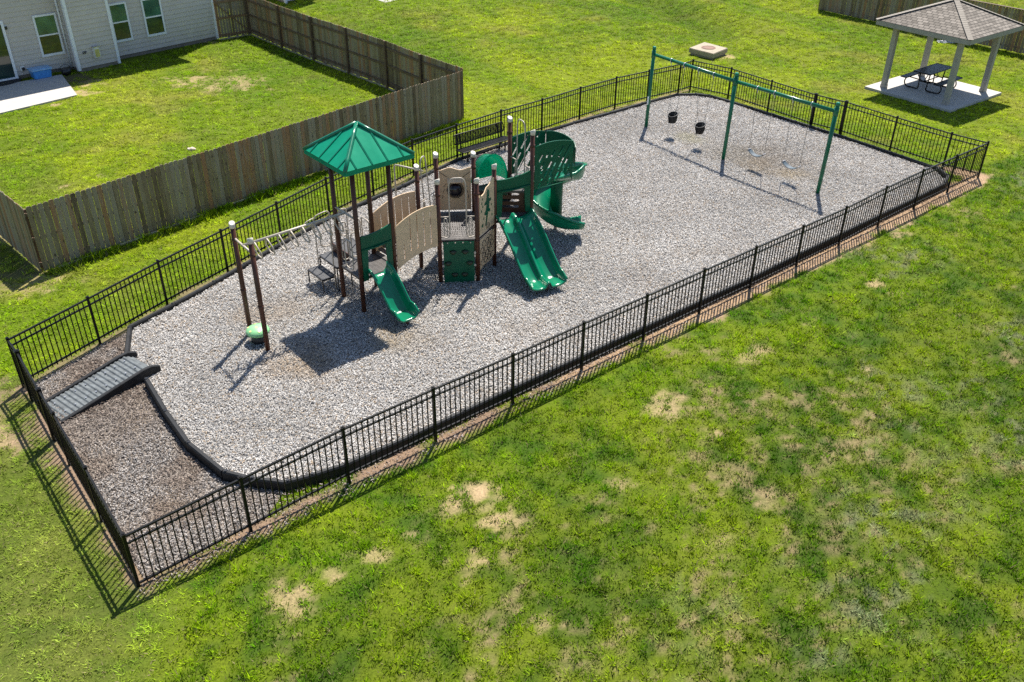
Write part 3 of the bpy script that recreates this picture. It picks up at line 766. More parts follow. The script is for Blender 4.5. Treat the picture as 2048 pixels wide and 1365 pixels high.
for i in range(4):
    a, b = crn[i], crn[(i+1) % 4]; mid = (a+b)/2
    for s in (.16, .39, .61, .84):
        e = a.lerp(b, s); top_t = (1-abs(2*s-1))*.97
        e3 = Vector((e.x, e.y, ZE+.004)); m3 = Vector((mid.x, mid.y, ZE)); up = (apex-m3)
        f3 = e3 + up*min(top_t, .80) + Vector((0, 0, .004))
        bar(bm, e3, f3, .035, .028, (out.x, out.y, 3))
obj('canopy_rib', bm, plain('green_rib_plastic', (.001, .13, .07), .25), canopy)

def at(A, B, s, z, off=0.0):
    """point s metres along A->B at height z, off metres to its right"""
    e = (B-A).normalized(); n = Vector((e.y, -e.x, 0)); q = A + e*s + n*off
    return Vector((q.x, q.y, z))
def epanel(A, B, outer, holes, th, m, name, off=0.0, parent=PS):
    me = flat_panel(outer, holes, th, at(A, B, 0, 0, off), (B-A), (0, 0, 1))
    return obj(name, me, m, parent)
def arcpts(x0, x1, z0, zc, z1, n=12):
    return [(x0+(x1-x0)*t, z0*(1-t)**2+zc*2*t*(1-t)+z1*t*t) for t in [i/n for i in range(n+1)]]
# bridge: two slotted tan panels and its plank deck
for A, B, off in ((FR, P1, .02), (BR, P0, -.02)):
    L_ = (B-A).length
    top = arcpts(.07, L_-.07, 2.02, 2.36, 2.22); bot = arcpts(L_-.07, .07, 1.12, 1.20, .90)
    holes = []
    for k in range(5):
        s = .07+(L_-.14)*(k+1)/6+.01
        zt_ = 2.0+.12*math.sin(math.pi*s/L_)+.06*s; zb_ = 1.22+.05*math.sin(math.pi*s/L_)
        if k == 0: zt_, zb_ = (1.52, 1.12) if A is FR else (1.95, 1.2)
        holes.append([(s-.017+.02*0, zb_), (s+.017, zb_), (s+.012, zt_), (s-.012, zt_)])
    epanel(A, B, top+bot, holes, .022, M_TAN, 'bridge_panel', off)
bm = NB()
for i in range(11):
    t0, t1 = i/11+.008, (i+1)/11-.008; zz = ZA+(ZH-ZA)*(i+.5)/11 + .10*math.sin(math.pi*(i+.5)/11)
    prism(bm, [FR.lerp(P1, t0), FR.lerp(P1, t1), BR.lerp(P0, t1), BR.lerp(P0, t0)], zz-.035, zz)
obj('bridge_deck', bm, M_DECK, PS)
# green slide hoods
def hood(A, B, z0, z1, zo, name='slide_hood'):
    L_ = (B-A).length; a, b = .055, L_-.055
    outer = [(a, z0), (a+.13, z0), (a+.15, z0+.30), (a+.17, zo), (b-.17, zo+.02), (b-.15, z0+.32), (b-.13, z0+.02), (b, z0+.02)] + arcpts(b, a, z1+.10, z1-.04, z1, 8)
    o = epanel(A, B, outer, [], .035, M_GREENP, name, .02)
    bm = NB()
    tube(bm, [at(A, B, a+.02, zo+.06, .05), at(A, B, L_/2, zo+.05, .07), at(A, B, b-.02, zo+.08, .05)], .020, 8)
    obj('ridge', bm, M_GREENP, o)
    return o
hood(FL, FR, .90, 2.06, 1.66); hood(P5, P6, 1.42, 2.44, 2.08)
def slide_path(A, B, run, z0, z1, n=26, mid=None):
    e = (B-A).normalized(); nrm = Vector((e.y, -e.x, 0)); M0 = (A+B)/2 if mid is None else mid
    fr = []
    for i in range(n+1):
        t = i/n
        s = t
        ts = .12/run; te_ = 1-.42/run; zz = z0 + (z1-z0)*(float(sstep(0, 1, np.array((t-ts)/(te_-ts))))*.30 + min(1, max(0, (t-ts)/(te_-ts)))*.70*.96 + .028*t)
        fr.append(Vector((M0.x, M0.y, 0)) + nrm*(run*t-.03) + Vector((0, 0, float(zz))))
    out = []
    for i, p in enumerate(fr):
        d = (fr[min(i+1, n)]-fr[max(i-1, 0)]).normalized(); up = e.cross(d)
        if up.z < 0: up = -up
        out.append((p, e, up))
    return out
def u_profile(w, rim_h, th=.025, flare=.05, extra=None):
    """trough profile: inner surface then back along the outside"""
    hw = w/2
    inner = [(-hw-flare-.035, rim_h-.03), (-hw-flare-.02, rim_h), (-hw-flare+.012, rim_h), (-hw-flare*.55, rim_h*.55), (-hw*.95, .045), (-hw*.75, .008)]
    mid_ = extra if extra else [(-hw*.3, 0), (hw*.3, 0)]
    right = [(-a, b) for a, b in inner[::-1]]
    top = inner + mid_ + right
    bot = []
    for i, (a, b) in enumerate(top[::-1]):
        bb = b-th*1.2
        aa = a
        if abs(a) > hw*.9: aa = a*(1+.03) if b < rim_h*.8 else a
        bot.append((aa, bb))
    return top+bot
def prof_fn(w, extra, r0, r1, endh):
    def f(t):
        r = r0 if t < .08 else r0+(r1-r0)*min(1, (t-.08)/.3)
        if t > .86: r = r + (endh-r)*((t-.86)/.14)
        return u_profile(w, r, extra=extra)
    return f
bm = NB(); sweep(bm, prof_fn(.44, None, .22, .25, .13), slide_path(FL, FR, 1.28, ZA-.005, .27))
sl = obj('slide', bm, M_GREEN, PS)
q = (FL+FR)/2 + Vector((.65, -.76, 0))*1.12
bm = NB(); tube(bm, [(q.x, q.y, -.02), (q.x, q.y, .24)], .035, 8); obj('slide_foot', bm, M_BROWN, sl)
ridge = [(-.22, .0), (-.10, .002), (-.06, .06), (-.03, .13), (.03, .13), (.06, .06), (.10, .002), (.22, 0)]
bm = NB(); sweep(bm, prof_fn(.90, ridge, .20, .26, .14), slide_path(P5, P6, 2.02, ZC-.005, .26, 30))
sl = obj('double_slide', bm, M_GREEN, PS)
q = (P5+P6)/2 + Vector((.484, -.875, 0))*1.8
bm = NB(); tube(bm, [(q.x, q.y, -.02), (q.x, q.y, .22)], .035, 8); obj('slide_foot', bm, M_BROWN, sl)
# spiral slide
SC = Vector((1.20, 23.42, 0)); RM = .45
n67 = Vector((.83, .56, 0)).normalized(); m67 = (P6+P7)/2
fr = []; th0 = math.atan2(n67.y, n67.x)-math.pi/2
tan0 = SC + Vector((math.cos(th0), math.sin(th0), 0))*RM
for i in range(5): fr.append((m67.lerp(tan0, i/5), ZD-.02*i))
NSP = 44; TURN = math.radians(332)
for i in range(NSP+1):
    t = i/NSP; a = th0+TURN*t; fr.append((SC + Vector((math.cos(a), math.sin(a), 0))*RM, ZD-.10-(ZD-.10-.42)*t))
ea = th0+TURN; hd = Vector((-math.sin(ea), math.cos(ea), 0)); e0 = fr[-1][0]
for i in range(1, 7): fr.append((e0+hd*.115*i, .42-.035*i+.004*i*i))
frames = []
for i, (p, z) in enumerate(fr):
    a, b = fr[max(i-1, 0)], fr[min(i+1, len(fr)-1)]
    d = Vector((b[0].x-a[0].x, b[0].y-a[0].y, 0)).normalized(); s = Vector((d.y, -d.x, 0))
    frames.append((Vector((p.x, p.y, z)), s, Vector((0, 0, 1))))
def sprof(t):
    k = min(1, max(0, (t-.08)/.08)); e = max(0, (t-.88)/.12)
    hi = .20+.28*k; hi = hi*(1-e)+.26*e; lo = .16-.06*k+.10*e; hw = .27
    top = [(-hw-.05, lo-.03), (-hw-.03, lo), (-hw, lo), (-hw+.02, .08), (-hw*.7, .01), (0, 0), (hw*.6, .02), (hw*.9, .10), (hw+.03, hi*.7), (hw+.04, hi), (hw+.075, hi), (hw+.09, hi-.03)]
    return top + [(a*(1.02), b-.03) for a, b in top[::-1]]
bm = NB(); sweep(bm, sprof, frames)
spiral = obj('spiral_slide', bm, M_GREEN, PS)
bm = NB(); tube(bm, [(SC.x, SC.y, .42), (SC.x, SC.y, ZD+.1)], .17, 18); obj('slide_column', bm, M_GREENP, spiral)
bm = NB(); tube(bm, [(SC.x, SC.y, -.03), (SC.x, SC.y, .46)], .05, 12); obj('support_post', bm, M_TANPIPE, spiral)
# slotted side panels round the spiral entry
def slot_field(L_, z0, z1, rows, seed):
    rg = random.Random(seed); out = []
    for (x, z, l) in rows: out.append(slot(x*L_, z0+(z1-z0)*z, l, .062, math.radians(57)))
    return out
L1 = 1.26; A1 = P6; B1 = P6 + n67*L1
rows1 = [(.70, .82, .26), (.83, .73, .48), (.20, .72, .22), (.36, .77, .17), (.50, .78, .22), (.24, .55, .20), (.62, .62, .24), (.82, .48, .34), (.36, .40, .50), (.52, .45, .55), (.68, .44, .22), (.22, .40, .13), (.20, .14, .34), (.42, .16, .30), (.60, .20, .26), (.75, .28, .22), (.86, .22, .16), (.90, .38, .12)]
epanel(A1, B1, [(.06, 2.0), (L1, 2.0)] + arcpts(L1, .06, 3.06, 3.26, 3.14, 8), slot_field(L1, 2.0, 3.1, rows1, 1), .024, M_GREENP, 'spiral_panel', .03)
L2 = 1.15; A2 = P7; B2 = P7 + n67*L2
rows2 = [(.16, .80, .12), (.16, .58, .28), (.22, .34, .42), (.36, .26, .62), (.42, .74, .40), (.58, .66, .64), (.62, .25, .40), (.78, .45, .40), (.88, .22, .26), (.80, .84, .16)]
epanel(A2, B2, [(.06, 2.0), (L2, 2.0)] + arcpts(L2, .06, 2.98, 3.14, 3.00, 8), slot_field(L2, 2.0, 3.1, rows2, 2), .024, M_GREENP, 'spiral_panel', -.03)
# curved end of the entry, from the rear panel round towards the front one
bm = NB(); cpts = []
cN = (B1+B2)/2
for k in range(13):
    t = k/12; a = math.pi*(.5-t*.80)
    q = cN + n67*math.cos(a)*.34*1.0 + Vector((-n67.y, n67.x, 0))*math.sin(a)*.57
    cpts.append(q)
for r_ in (0, .022):
    pass
for q, q2, k in zip(cpts, cpts[1:], range(12)):
    ztop = 2.98-.16*((k+1)/12)**2; zt0 = 2.98-.16*(k/12)**2
    d = (q2-q).normalized(); s = Vector((d.y, -d.x, 0))*.011
    vs = [bm.verts.new(v) for v in (V3(q-s, 2.35), V3(q2-s, 2.35), V3(q2+s, 2.35), V3(q+s, 2.35))]
    vs = [bm.verts.new((v.x, v.y, z)) for v, z in ((q-s, 2.30), (q2-s, 2.30), (q2+s, 2.30), (q+s, 2.30), (q-s, zt0), (q2-s, ztop), (q2+s, ztop), (q+s, zt0))]
    for f in ((0, 1, 2, 3), (4, 7, 6, 5), (0, 4, 5, 1), (1, 5, 6, 2), (2, 6, 7, 3), (3, 7, 4, 0)): bm.faces.new([vs[i] for i in f])
bmesh.ops.delete(bm, geom=[v for v in bm.verts if not v.link_faces], context='VERTS')
obj('spiral_panel', bm, M_GREENP, PS)
# half-barrel hood behind P4-P7
bm = NB(); L_ = (P7-P4).length; nrm = Vector((-(P7-P4).y, (P7-P4).x, 0)).normalized(); e = (P7-P4).normalized()
rings = []
for dpt, sc, rr in ((-.02, 1.0, 1.0), (-.02, .93, .93), (.10, .93, .93), (.34, .86, .86), (.44, .66, .66)):
    ring = []
    for k in range(19):
        a = math.pi*k/18; x = L_/2 - math.cos(a)*(L_/2-.06)*sc; z = 1.90 + math.sin(a)*.82*rr
        q = P4 + e*x + nrm*dpt; ring.append(bm.verts.new((q.x, q.y, z)))
    rings.append(ring)
for A, B in zip(rings, rings[1:]):
    for k in range(18): f = bm.faces.new((A[k], A[k+1], B[k+1], B[k])); f.smooth = True
bm.faces.new(rings[-1])
bmesh.ops.solidify(bm, geom=bm.faces[:], thickness=.02)
obj('arch_hood', bm, M_HOOD, PS)
epanel(P4, P7, [(.06, ZC-.1), (L_-.06, ZC-.1), (L_-.06, 1.90), (.06, 1.90)], [], .022, M_GREENP, 'lower_panel', -.02)
# climbing wall with holds
CW = epanel(P1, P2, [(.09, .03), (.86, .03), (.86, 1.21), (.09, 1.21)], [], .03, M_GREENP, 'climbing_wall', .03)
for s, z in ((.33, .93), (.63, .93), (.20, .62), (.74, .62), (.36, .30), (.61, .30)):
    q = at(P1, P2, s, z, .05); e = (P2-P1).normalized(); nr = Vector((e.y, -e.x, 0)); bm = NB()
    rings = []
    for rr, d_ in ((.085, 0), (.075, .035), (.05, .055), (.02, .058)):
        rings.append([bm.verts.new(q + e*math.cos(a)*rr*(1+.15*math.sin(3*a)) + Vector((0, 0, math.sin(a)*rr*.72)) + nr*d_) for a in [2*math.pi*k/14 for k in range(14)]])
    for A, B in zip(rings, rings[1:]):
        for k in range(14): f = bm.faces.new((A[k], A[(k+1) % 14], B[(k+1) % 14], B[k])); f.smooth = True
    bm.faces.new(rings[-1])
    obj('hand_hold', bm, plain('dark_olive_hold', (.012, .020, .006), .5) if 'dark_olive_hold' not in bpy.data.materials else bpy.data.materials['dark_olive_hold'], CW)
bm = NB()
for k in range(4):
    q = at(P1, P2, .2+.19*k, 1.185, .05); box(bm, q, (.03, .02, .03), math.atan2(e.y, e.x))
for z in (.2, .55, .9):
    for s in (.075, .875): q = at(P1, P2, s, z, .04); box(bm, q, (.05, .03, .05), math.atan2(e.y, e.x))
obj('bolts', bm, M_TANPIPE, CW)
# lizard panel
LP = epanel(P2, P5, [(.08, 1.30), (.88, 1.30), (.88, 2.56), (.80, 2.60), (.70, 2.52), (.58, 2.46), (.46, 2.45), (.34, 2.34), (.2, 2.32), (.08, 2.40)], [], .024, M_TAN, 'lizard_panel', .02)
liz = [(.47, 2.32), (.53, 2.38), (.59, 2.34), (.60, 2.22), (.57, 2.12), (.68, 2.10), (.70, 2.04), (.60, 2.02), (.585, 1.86), (.66, 1.80), (.62, 1.75), (.54, 1.78), (.50, 1.66), (.46, 1.52), (.40, 1.44), (.37, 1.47), (.42, 1.58), (.44, 1.74), (.36, 1.74), (.33, 1.80), (.42, 1.86), (.45, 2.02), (.36, 2.00), (.34, 2.06), (.44, 2.12), (.47, 2.22)]
epanel(P2, P5, liz, [], .006, M_GREENP, 'lizard_shape', .036, LP)
star = [(.22+.065*(1 if k % 2 == 0 else .42)*math.cos(math.pi/2+k*math.pi/5), 1.52+.065*(1 if k % 2 == 0 else .42)*math.sin(math.pi/2+k*math.pi/5)) for k in range(10)]
epanel(P2, P5, star, [], .006, M_GREENP, 'star_shape', .036, LP)
rg = random.Random(5)
def ring_lines(A, B, off, cx, cz, rads, r=.006):
    bm = NB()
    for R_ in rads: tube(bm, [at(A, B, cx+math.cos(a)*R_, cz+math.sin(a)*R_, off) for a in [2*math.pi*k/14 for k in range(14)]], r, 5, closed=True)
    return bm
obj('engraving', ring_lines(P2, P5, .034, .52, 1.40, (.05, .09)), M_DARK, LP)
bm = NB()
for (s, z) in ((.2, 2.12), (.25, 2.02), (.18, 1.92), (.3, 1.68), (.72, 1.9), (.75, 1.62), (.24, 2.22)): box(bm, at(P2, P5, s, z, .034), (.035, .006, .06), math.atan2((P5-P2).y, (P5-P2).x))
obj('leaf_marks', bm, M_GREENP, LP)
WP = epanel(P2, P5, [(.08, .34), (.3, .40), (.6, .38), (.88, .44), (.88, 1.18), (.08, 1.18)], [], .024, M_TAN, 'web_panel', .02)
bm = NB()
for r_ in range(4):
    for c_ in range(4):
        cx = .19+c_*.185+(.09 if r_ % 2 else 0); cz = .52+r_*.165
        if cx > .82: continue
        tube(bm, [at(P2, P5, cx+math.cos(a)*.092, cz+math.sin(a)*.080, .034) for a in [2*math.pi*(k+.5)/6 for k in range(6 if (r_+c_) % 3 else 5)]], .009, 5, closed=((r_+c_) % 3 != 0))
obj('web_lines', bm, M_DARK, WP)
# owl-like bubble panel
L_ = (P4-P3).length
top = [(L_-.07-(L_-.14)*t, 2.44+.035*math.cos(t*2*math.pi*1.5)) for t in [k/18 for k in range(19)]]
BP = epanel(P3, P4, [(.07, 1.30), (L_-.07, 1.30)]+top, [], .024, M_TAN, 'bubble_panel', -.02)
bm = NB(); cb = at(P3, P4, L_/2, 1.86, .0); e = (P4-P3).normalized(); nr = Vector((e.y, -e.x, 0)); rings = []
for j in range(6):
    a = j/5*math.pi/2; rings.append([bm.verts.new(cb + (e*math.cos(b_)+Vector((0, 0, 1))*math.sin(b_))*.185*math.cos(a)*1.0 + nr*.13*math.sin(a)) if j < 5 else None for b_ in [2*math.pi*k/20 for k in range(20)]])
tip = bm.verts.new(cb+nr*.13)
for A, B in zip(rings[:5], rings[1:5]):
    for k in range(20): f = bm.faces.new((A[k], A[(k+1) % 20], B[(k+1) % 20], B[k])); f.smooth = True
for k in range(20): f = bm.faces.new((rings[4][k], rings[4][(k+1) % 20], tip)); f.smooth = True
obj('bubble_window', bm, plain('smoked_dome', (.012, .010, .016), .08), BP)
bm = NB(); q = at(P3, P4, L_/2, 2.15, .07); hexa(bm, q, e*.21, nr*.07+Vector((0, 0, -.03)), Vector((0, 0, .012))); obj('shelf', bm, M_TAN, BP)
bm = ring_lines(P3, P4, .0, L_/2, 1.86, (.205, .225))
for sg in (-1, 1):
    for k in range(3): tube(bm, [at(P3, P4, L_/2+sg*(.23+.05*k), 2.05-.16*k, .0), at(P3, P4, L_/2+sg*(.30+.02*k), 1.95-.16*k, .0)], .006, 5)
    tube(bm, [at(P3, P4, L_/2+sg*.40, 2.36, .0), at(P3, P4, L_/2+sg*.20, 2.22, .0)], .006, 5)
obj('engraving', bm, M_DARK, BP)
epanel(P3, P4, [(.07, .95), (L_-.07, .95), (L_-.07, 1.24), (.07, 1.24)], [], .02, M_DARK, 'kick_plate', -.02)
# entry hoops and handrails
def hoop(A, B, z0, h, s0, s1, lean=0.0, name='entry_hoop', loops=True):
    L_ = (B-A).length; bm = NB()
    pts = [at(A, B, .05, z0+.09), at(A, B, s0-.06, z0+.05), at(A, B, s0, z0+.12), at(A, B, s0, z0+h-.16, lean), at(A, B, s0+.06, z0+h, lean), at(A, B, s1-.06, z0+h, lean), at(A, B, s1, z0+h-.16, lean), at(A, B, s1, z0+.12), at(A, B, s1+.06, z0+.05), at(A, B, L_-.05, z0+.09)]
    tube(bm, rounded(pts, .16, 6), .017, 8)
    zb = z0+.62
    for a_, b_ in ((.05, s0), (s1, L_-.05)): tube(bm, [at(A, B, a_, zb), at(A, B, b_, zb)], .015, 8)
    if loops:
        for c_, o_ in ((s0-.10, .03), (s1+.10, .03)):
            w = .035; lp = [at(A, B, c_-w, z0+.12, o_), at(A, B, c_+w, z0+.12, o_), at(A, B, c_+w, zb-.03, o_), at(A, B, c_-w, zb-.03, o_)]
            tube(bm, rounded(lp, .04, 3, True), .014, 7, closed=True)
    return obj(name, bm, M_TANPIPE, PS)
hoop(P1, P2, ZH, 1.62, .27, .68)
hoop(P0, P3, ZH, 1.68, .34, .62, -.10)
hoop(P6, P7, ZD, 1.74, .36, .74, 0)
# sliding pole on its arm
mp = (P0+P3)/2; out = (mp-HC).normalized(); a0 = Vector((mp.x, mp.y, 2.55)) + out*.10; a1 = a0+out*.85
bm = NB(); tube(bm, rounded([a0, a1+Vector((0, 0, .03)), Vector((a1.x, a1.y, -.03))], .10, 5), .022, 9); obj('sliding_pole', bm, M_TANPIPE, PS)
# steps up to the low deck
def uv(u_, v_): return UX*u_ + VX*v_
def step(u0, u1, v0, v1, z, name, frame=True):
    q = [uv(u0, v0), uv(u1, v0), uv(u1, v1), uv(u0, v1)]; q = [V3((p.x, p.y, 0)) for p in q]
    bm = NB(); slats(bm, [q[0], q[1], q[2], q[3]], z, 24, .62, .025, 5); o = obj(name, bm, M_DECKG, PS)
    bm = NB(); rim(bm, q, z+.003, .05, .025)
    for p in q: bar(bm, (p.x, p.y, 0), (p.x, p.y, z-.03), .03, .03, (1, 0, 0)) if frame else None
    obj('step_frame', bm, M_DARK, o)
step(8.98, 9.34, 18.08, 18.80, .46, 'step'); step(9.34, 9.72, 17.95, 18.80, .74, 'step')
step(9.72, 10.24, 17.68, 18.80, ZA-.02, 'transfer_deck', False)
bm = NB()
q0, q1 = uv(9.36, 18.30), uv(9.70, 18.30); zf = .66
for u_ in (9.72,):
    a, b = uv(u_, 17.98), uv(u_, 18.78); bar(bm, (a.x, a.y, .82), (b.x, b.y, .82), .02, .30)
obj('riser_panel', bm, M_BROWN, PS)
def pipe_loop(pts, r=.016, rr=.08, closed=True, name='handrail'):
    bm = NB(); tube(bm, rounded(pts, rr, 4, closed), r, 8, closed=closed); return obj(name, bm, M_TANPIPE, PS)
for v_ in (18.03, 18.82):
    a, b, c_ = uv(9.30, v_), uv(9.74, v_), uv(9.02, v_)
    pipe_loop([(a.x, a.y, .0), (a.x, a.y, 1.80), (b.x, b.y, 1.86), (b.x, b.y, .95)], closed=False, rr=.14)
    pipe_loop([(a.x, a.y, 1.76), (c_.x, c_.y, 1.70), (c_.x, c_.y, 1.36), (a.x, a.y, 1.34)], closed=False, rr=.13)
for (a, b, z0, z1) in ((uv(10.0, 18.82), uv(10.22, 18.82), 1.05, 1.78), (uv(9.28, 17.0), uv(9.28, 17.35), 1.06, 1.80), (uv(9.35, 17.62), uv(9.56, 17.62), 1.06, 1.85), (uv(9.62, 17.62), uv(9.80, 17.62), 1.06, 1.70), (uv(10.22, 17.75), uv(10.22, 18.1), 1.06, 1.8), (uv(10.22, 18.18), uv(10.22, 18.42), 1.06, 1.7)):
    pipe_loop([(a.x, a.y, z0), (b.x, b.y, z0), (b.x, b.y, z1), (a.x, a.y, z1)], rr=.10)
# overhead loop ladder
OL_a, OL_b = (ML+MR)/2, (FL+BL)/2; zo = 2.50
bm = NB()
tube(bm, [V3(OL_a, 0)+Vector((0, 0, zo)), V3(OL_b, 0)+Vector((0, 0, zo))], .030, 10)
OL = obj('overhead_ladder', bm, M_TANPIPE, PS)
for a, b in ((ML, MR), (FL, BL)): bm = NB(); tube(bm, [V3(a)+Vector((0, 0, zo-.01)), V3(b)+Vector((0, 0, zo-.01))], .026, 10); obj('crossbar', bm, M_TANPIPE, OL)
d = (OL_b-OL_a); Lo = d.length; d.normalize(); s = Vector((-d.y, d.x, 0))
for k in range(8):
    c = OL_a + d*(.25+k*(Lo-.5)/7); bm = NB(); sg = 1 if k % 2 else -1
    lp = [c+s*.02*sg+Vector((0, 0, zo)), c+s*.17*sg+d*.05+Vector((0, 0, zo-.24)), c+s*.11*sg+d*.10+Vector((0, 0, zo-.40)), c-s*.11*sg+d*.10+Vector((0, 0, zo-.40)), c-s*.17*sg+d*.05+Vector((0, 0, zo-.20)), c-s*.02*sg+Vector((0, 0, zo))]
    tube(bm, rounded(lp, .06, 4), .018, 7); obj('rung_loop', bm, M_TANPIPE, OL)
for z in (1.02, 1.09):
    e = (OL_b-OL_a).normalized(); c = MR+e*.13
    bm = NB(); tube(bm, [(c.x+math.cos(a)*.13, c.y+math.sin(a)*.09, z) for a in [2*math.pi*k/16 for k in range(16)]], .013, 7, closed=True); obj('ring_grip', bm, M_TANPIPE, PS)

# ------------------------------------------------------------------ mushroom stepper
mu = thing('mushroom_stepper', 'light green mushroom stepping seat with yellow spots beside a brown post', 'stepper', (-5.75, 17.42, 0))
c = Vector((-5.75, 17.42, 0))
bm = NB(); tube(bm, [(c.x, c.y, 0), (c.x, c.y, .30)], [.17, .155], 20); obj('stem', bm, M_RUBBER, mu)
bm = NB(); rings = []
for rr, z in ((.14, .30), (.25, .31), (.272, .345), (.245, .40), (.17, .445), (.09, .465), (.03, .47)):
    rings.append([bm.verts.new((c.x+math.cos(a)*rr, c.y+math.sin(a)*rr, z)) for a in [2*math.pi*k/24 for k in range(24)]])
for A, B in zip(rings, rings[1:]):
    for k in range(24): f = bm.faces.new((A[k], A[(k+1) % 24], B[(k+1) % 24], B[k])); f.smooth = True
bm.faces.new(rings[-1]); mc = obj('mushroom_cap', bm, M_MUSH, mu)
for a, rr, z in ((-2.2, .20, .43), (-1.1, .19, .435), (2.2, .15, .455), (.9, .17, .447), (-1.7, .05, .472), (3.0, .22, .415)):
    bm = NB(); p = Vector((c.x+math.cos(a)*rr, c.y+math.sin(a)*rr, z)); nrm_ = Vector((math.cos(a)*.4, math.sin(a)*.4, 1)).normalized()
    tube(bm, [p-nrm_*.015, p+nrm_*.004], .030, 12); obj('spot', bm, M_SPOT, mc)

# ------------------------------------------------------------------ bench
be = thing('bench', 'black perforated metal bench inside the back fence', 'bench', (-.9, 29.2, 0))
ba, bb = Vector((-1.62, 28.30, 0)), Vector((-.10, 29.66, 0)); e = (bb-ba).normalized(); nr = Vector((-e.y, e.x, 0)); Lb = (bb-ba).length
def mesh_board(bm, o, ex, ey, L_, H_, nx, ny, w):
    o, ex, ey = Vector(o), Vector(ex), Vector(ey); ez = ex.cross(ey)
    for i in range(nx+1): bar(bm, o+ex*L_*i/nx, o+ex*L_*i/nx+ey*H_, w, w, ez)
    for j in range(ny+1): bar(bm, o+ey*H_*j/ny, o+ey*H_*j/ny+ex*L_, w, w, ez)
bm = NB(); mesh_board(bm, V3(ba, .46), e, nr, Lb, .36, 50, 11, .017); obj('seat', bm, M_BLACK, be)
bm = NB(); tube(bm, rounded([V3(ba, .46)-e*.02, V3(bb, .46)+e*.02, V3(bb, .46)+e*.02+nr*.37, V3(ba, .46)-e*.02+nr*.37], .06, 3, True), .02, 8, True); obj('seat_rim', bm, M_BLACK, be)
ub = (Vector((0, 0, 1))*.97+nr*.22).normalized(); o_ = V3(ba, .62)+nr*.42
bm = NB(); mesh_board(bm, o_, e, ub, Lb, .30, 50, 9, .015); bk = obj('backrest', bm, M_BLACK, be)
bm = NB(); tube(bm, rounded([o_-e*.06, o_+e*(Lb+.06), o_+e*(Lb+.06)+ub*.31, o_-e*.06+ub*.31], .09, 4, True), .02, 8, True); obj('backrest_rim', bm, M_BLACK, bk)
for t in (.10, .90):
    q = ba.lerp(bb, t); bm = NB()
    bar(bm, V3(q, 0)+nr*.06, V3(q, .45)+nr*.06, .05, .05, (1, 0, 0)); bar(bm, V3(q, 0)+nr*.34, V3(q, .45)+nr*.34, .05, .05, (1, 0, 0))
    bar(bm, V3(q, .44)+nr*.02, V3(q, .44)+nr*.40, .05, .04); bar(bm, V3(q, .44)+nr*.38, V3(q, .90)+nr*.49, .05, .04, (1, 0, 0)); obj('leg', bm, M_BLACK, be)

# ------------------------------------------------------------------ swing set
sw = thing('swing_set', 'tall green steel swing frame with two bays', 'swing set', (7.0, 29.0, 0))
SB = [Vector((4.81, 32.10, 0)), Vector((7.02, 28.98, 0)), Vector((9.39, 26.15, 0))]
ST = [Vector((4.87, 32.16, 2.94)), Vector((7.10, 29.05, 2.94)), Vector((9.46, 26.12, 2.94))]
for i, (b, t) in enumerate(zip(SB, ST)):
    bm = NB(); tube(bm, [V3(b)-Vector((0, 0, .05)), t-Vector((0, 0, .08))], .063, 16); o = obj('post', bm, M_GREENM, sw)
    bm = NB(); tube(bm, [t-Vector((0, 0, .10)), t-Vector((0, 0, .03)), t], [.068, .068, .04], 16); obj('post_cap', bm, M_GREEN, o)
    bm = NB(); c = b.lerp(t, 2.66/2.94); tube(bm, [c-Vector((0, 0, .13)), c+Vector((0, 0, .12))], .074, 16); obj('collar', bm, M_GREENM, o)
    if i == 0:
        bm = NB(); c = b.lerp(t, .36)+Vector((-.03, -.062, 0)); box(bm, c, (.075, .006, .30), .4); obj('sticker', bm, M_STICK, o)
def beam_pt(s):
    A, B = SB[0], SB[2]; m1 = SB[1]; L1_ = (m1-A).length
    return A.lerp(m1, s/L1_) if s <= L1_ else m1.lerp(B, (s-L1_)/(B-m1).length)
ZB = 2.665
for k in (0, 1):
    bm = NB(); a = SB[k].lerp(ST[k], ZB/2.94); b = SB[k+1].lerp(ST[k+1], ZB/2.94); tube(bm, [a, b], .056, 14); obj('beam', bm, M_GREENM, sw)
def hang(s):
    p = beam_pt(s); t = beam_pt(s)-SB[0]; k = 0.055
    return Vector((p.x+.055, p.y+.055*.6, ZB))
for s_ in (.9, 1.54, 2.21, 2.9, 4.72, 5.37, 6.05, 6.72):
    p = hang(s_); d = (SB[2]-SB[0]).normalized(); bm = NB()
    n_ = Vector((-d.y, d.x, 0)); ring = [p + (n_*math.cos(a)+Vector((0, 0, 1))*math.sin(a))*.064 for a in [2*math.pi*k/14 for k in range(14)]]
    tube(bm, ring, .014, 6, closed=True)
    tube(bm, [p-Vector((0, 0, .06)), p-Vector((0, 0, .15))], .014, 6)
    obj('chain_hanger', bm, M_STEEL, sw)
def chain(bm, a, b, r=.0075):
    """alternating links"""
    a, b = Vector(a), Vector(b); d = b-a; n = max(2, int(d.length/.045)); e = d.normalized()
    s1 = e.cross(Vector((1, 0, 0))).normalized(); s2 = e.cross(s1)
    for i in range(n):
        p = a+d*(i/n); q = a+d*((i+1.25)/n) if i < n-1 else b
        w = s1 if i % 2 else s2
        bar(bm, p+w*.006, q+w*.006, r*.7, r*.7, w); bar(bm, p-w*.006, q-w*.006, r*.7, r*.7, w)
dsw = (SB[2]-SB[0]).normalized(); nsw = Vector((-dsw.y, dsw.x, 0))
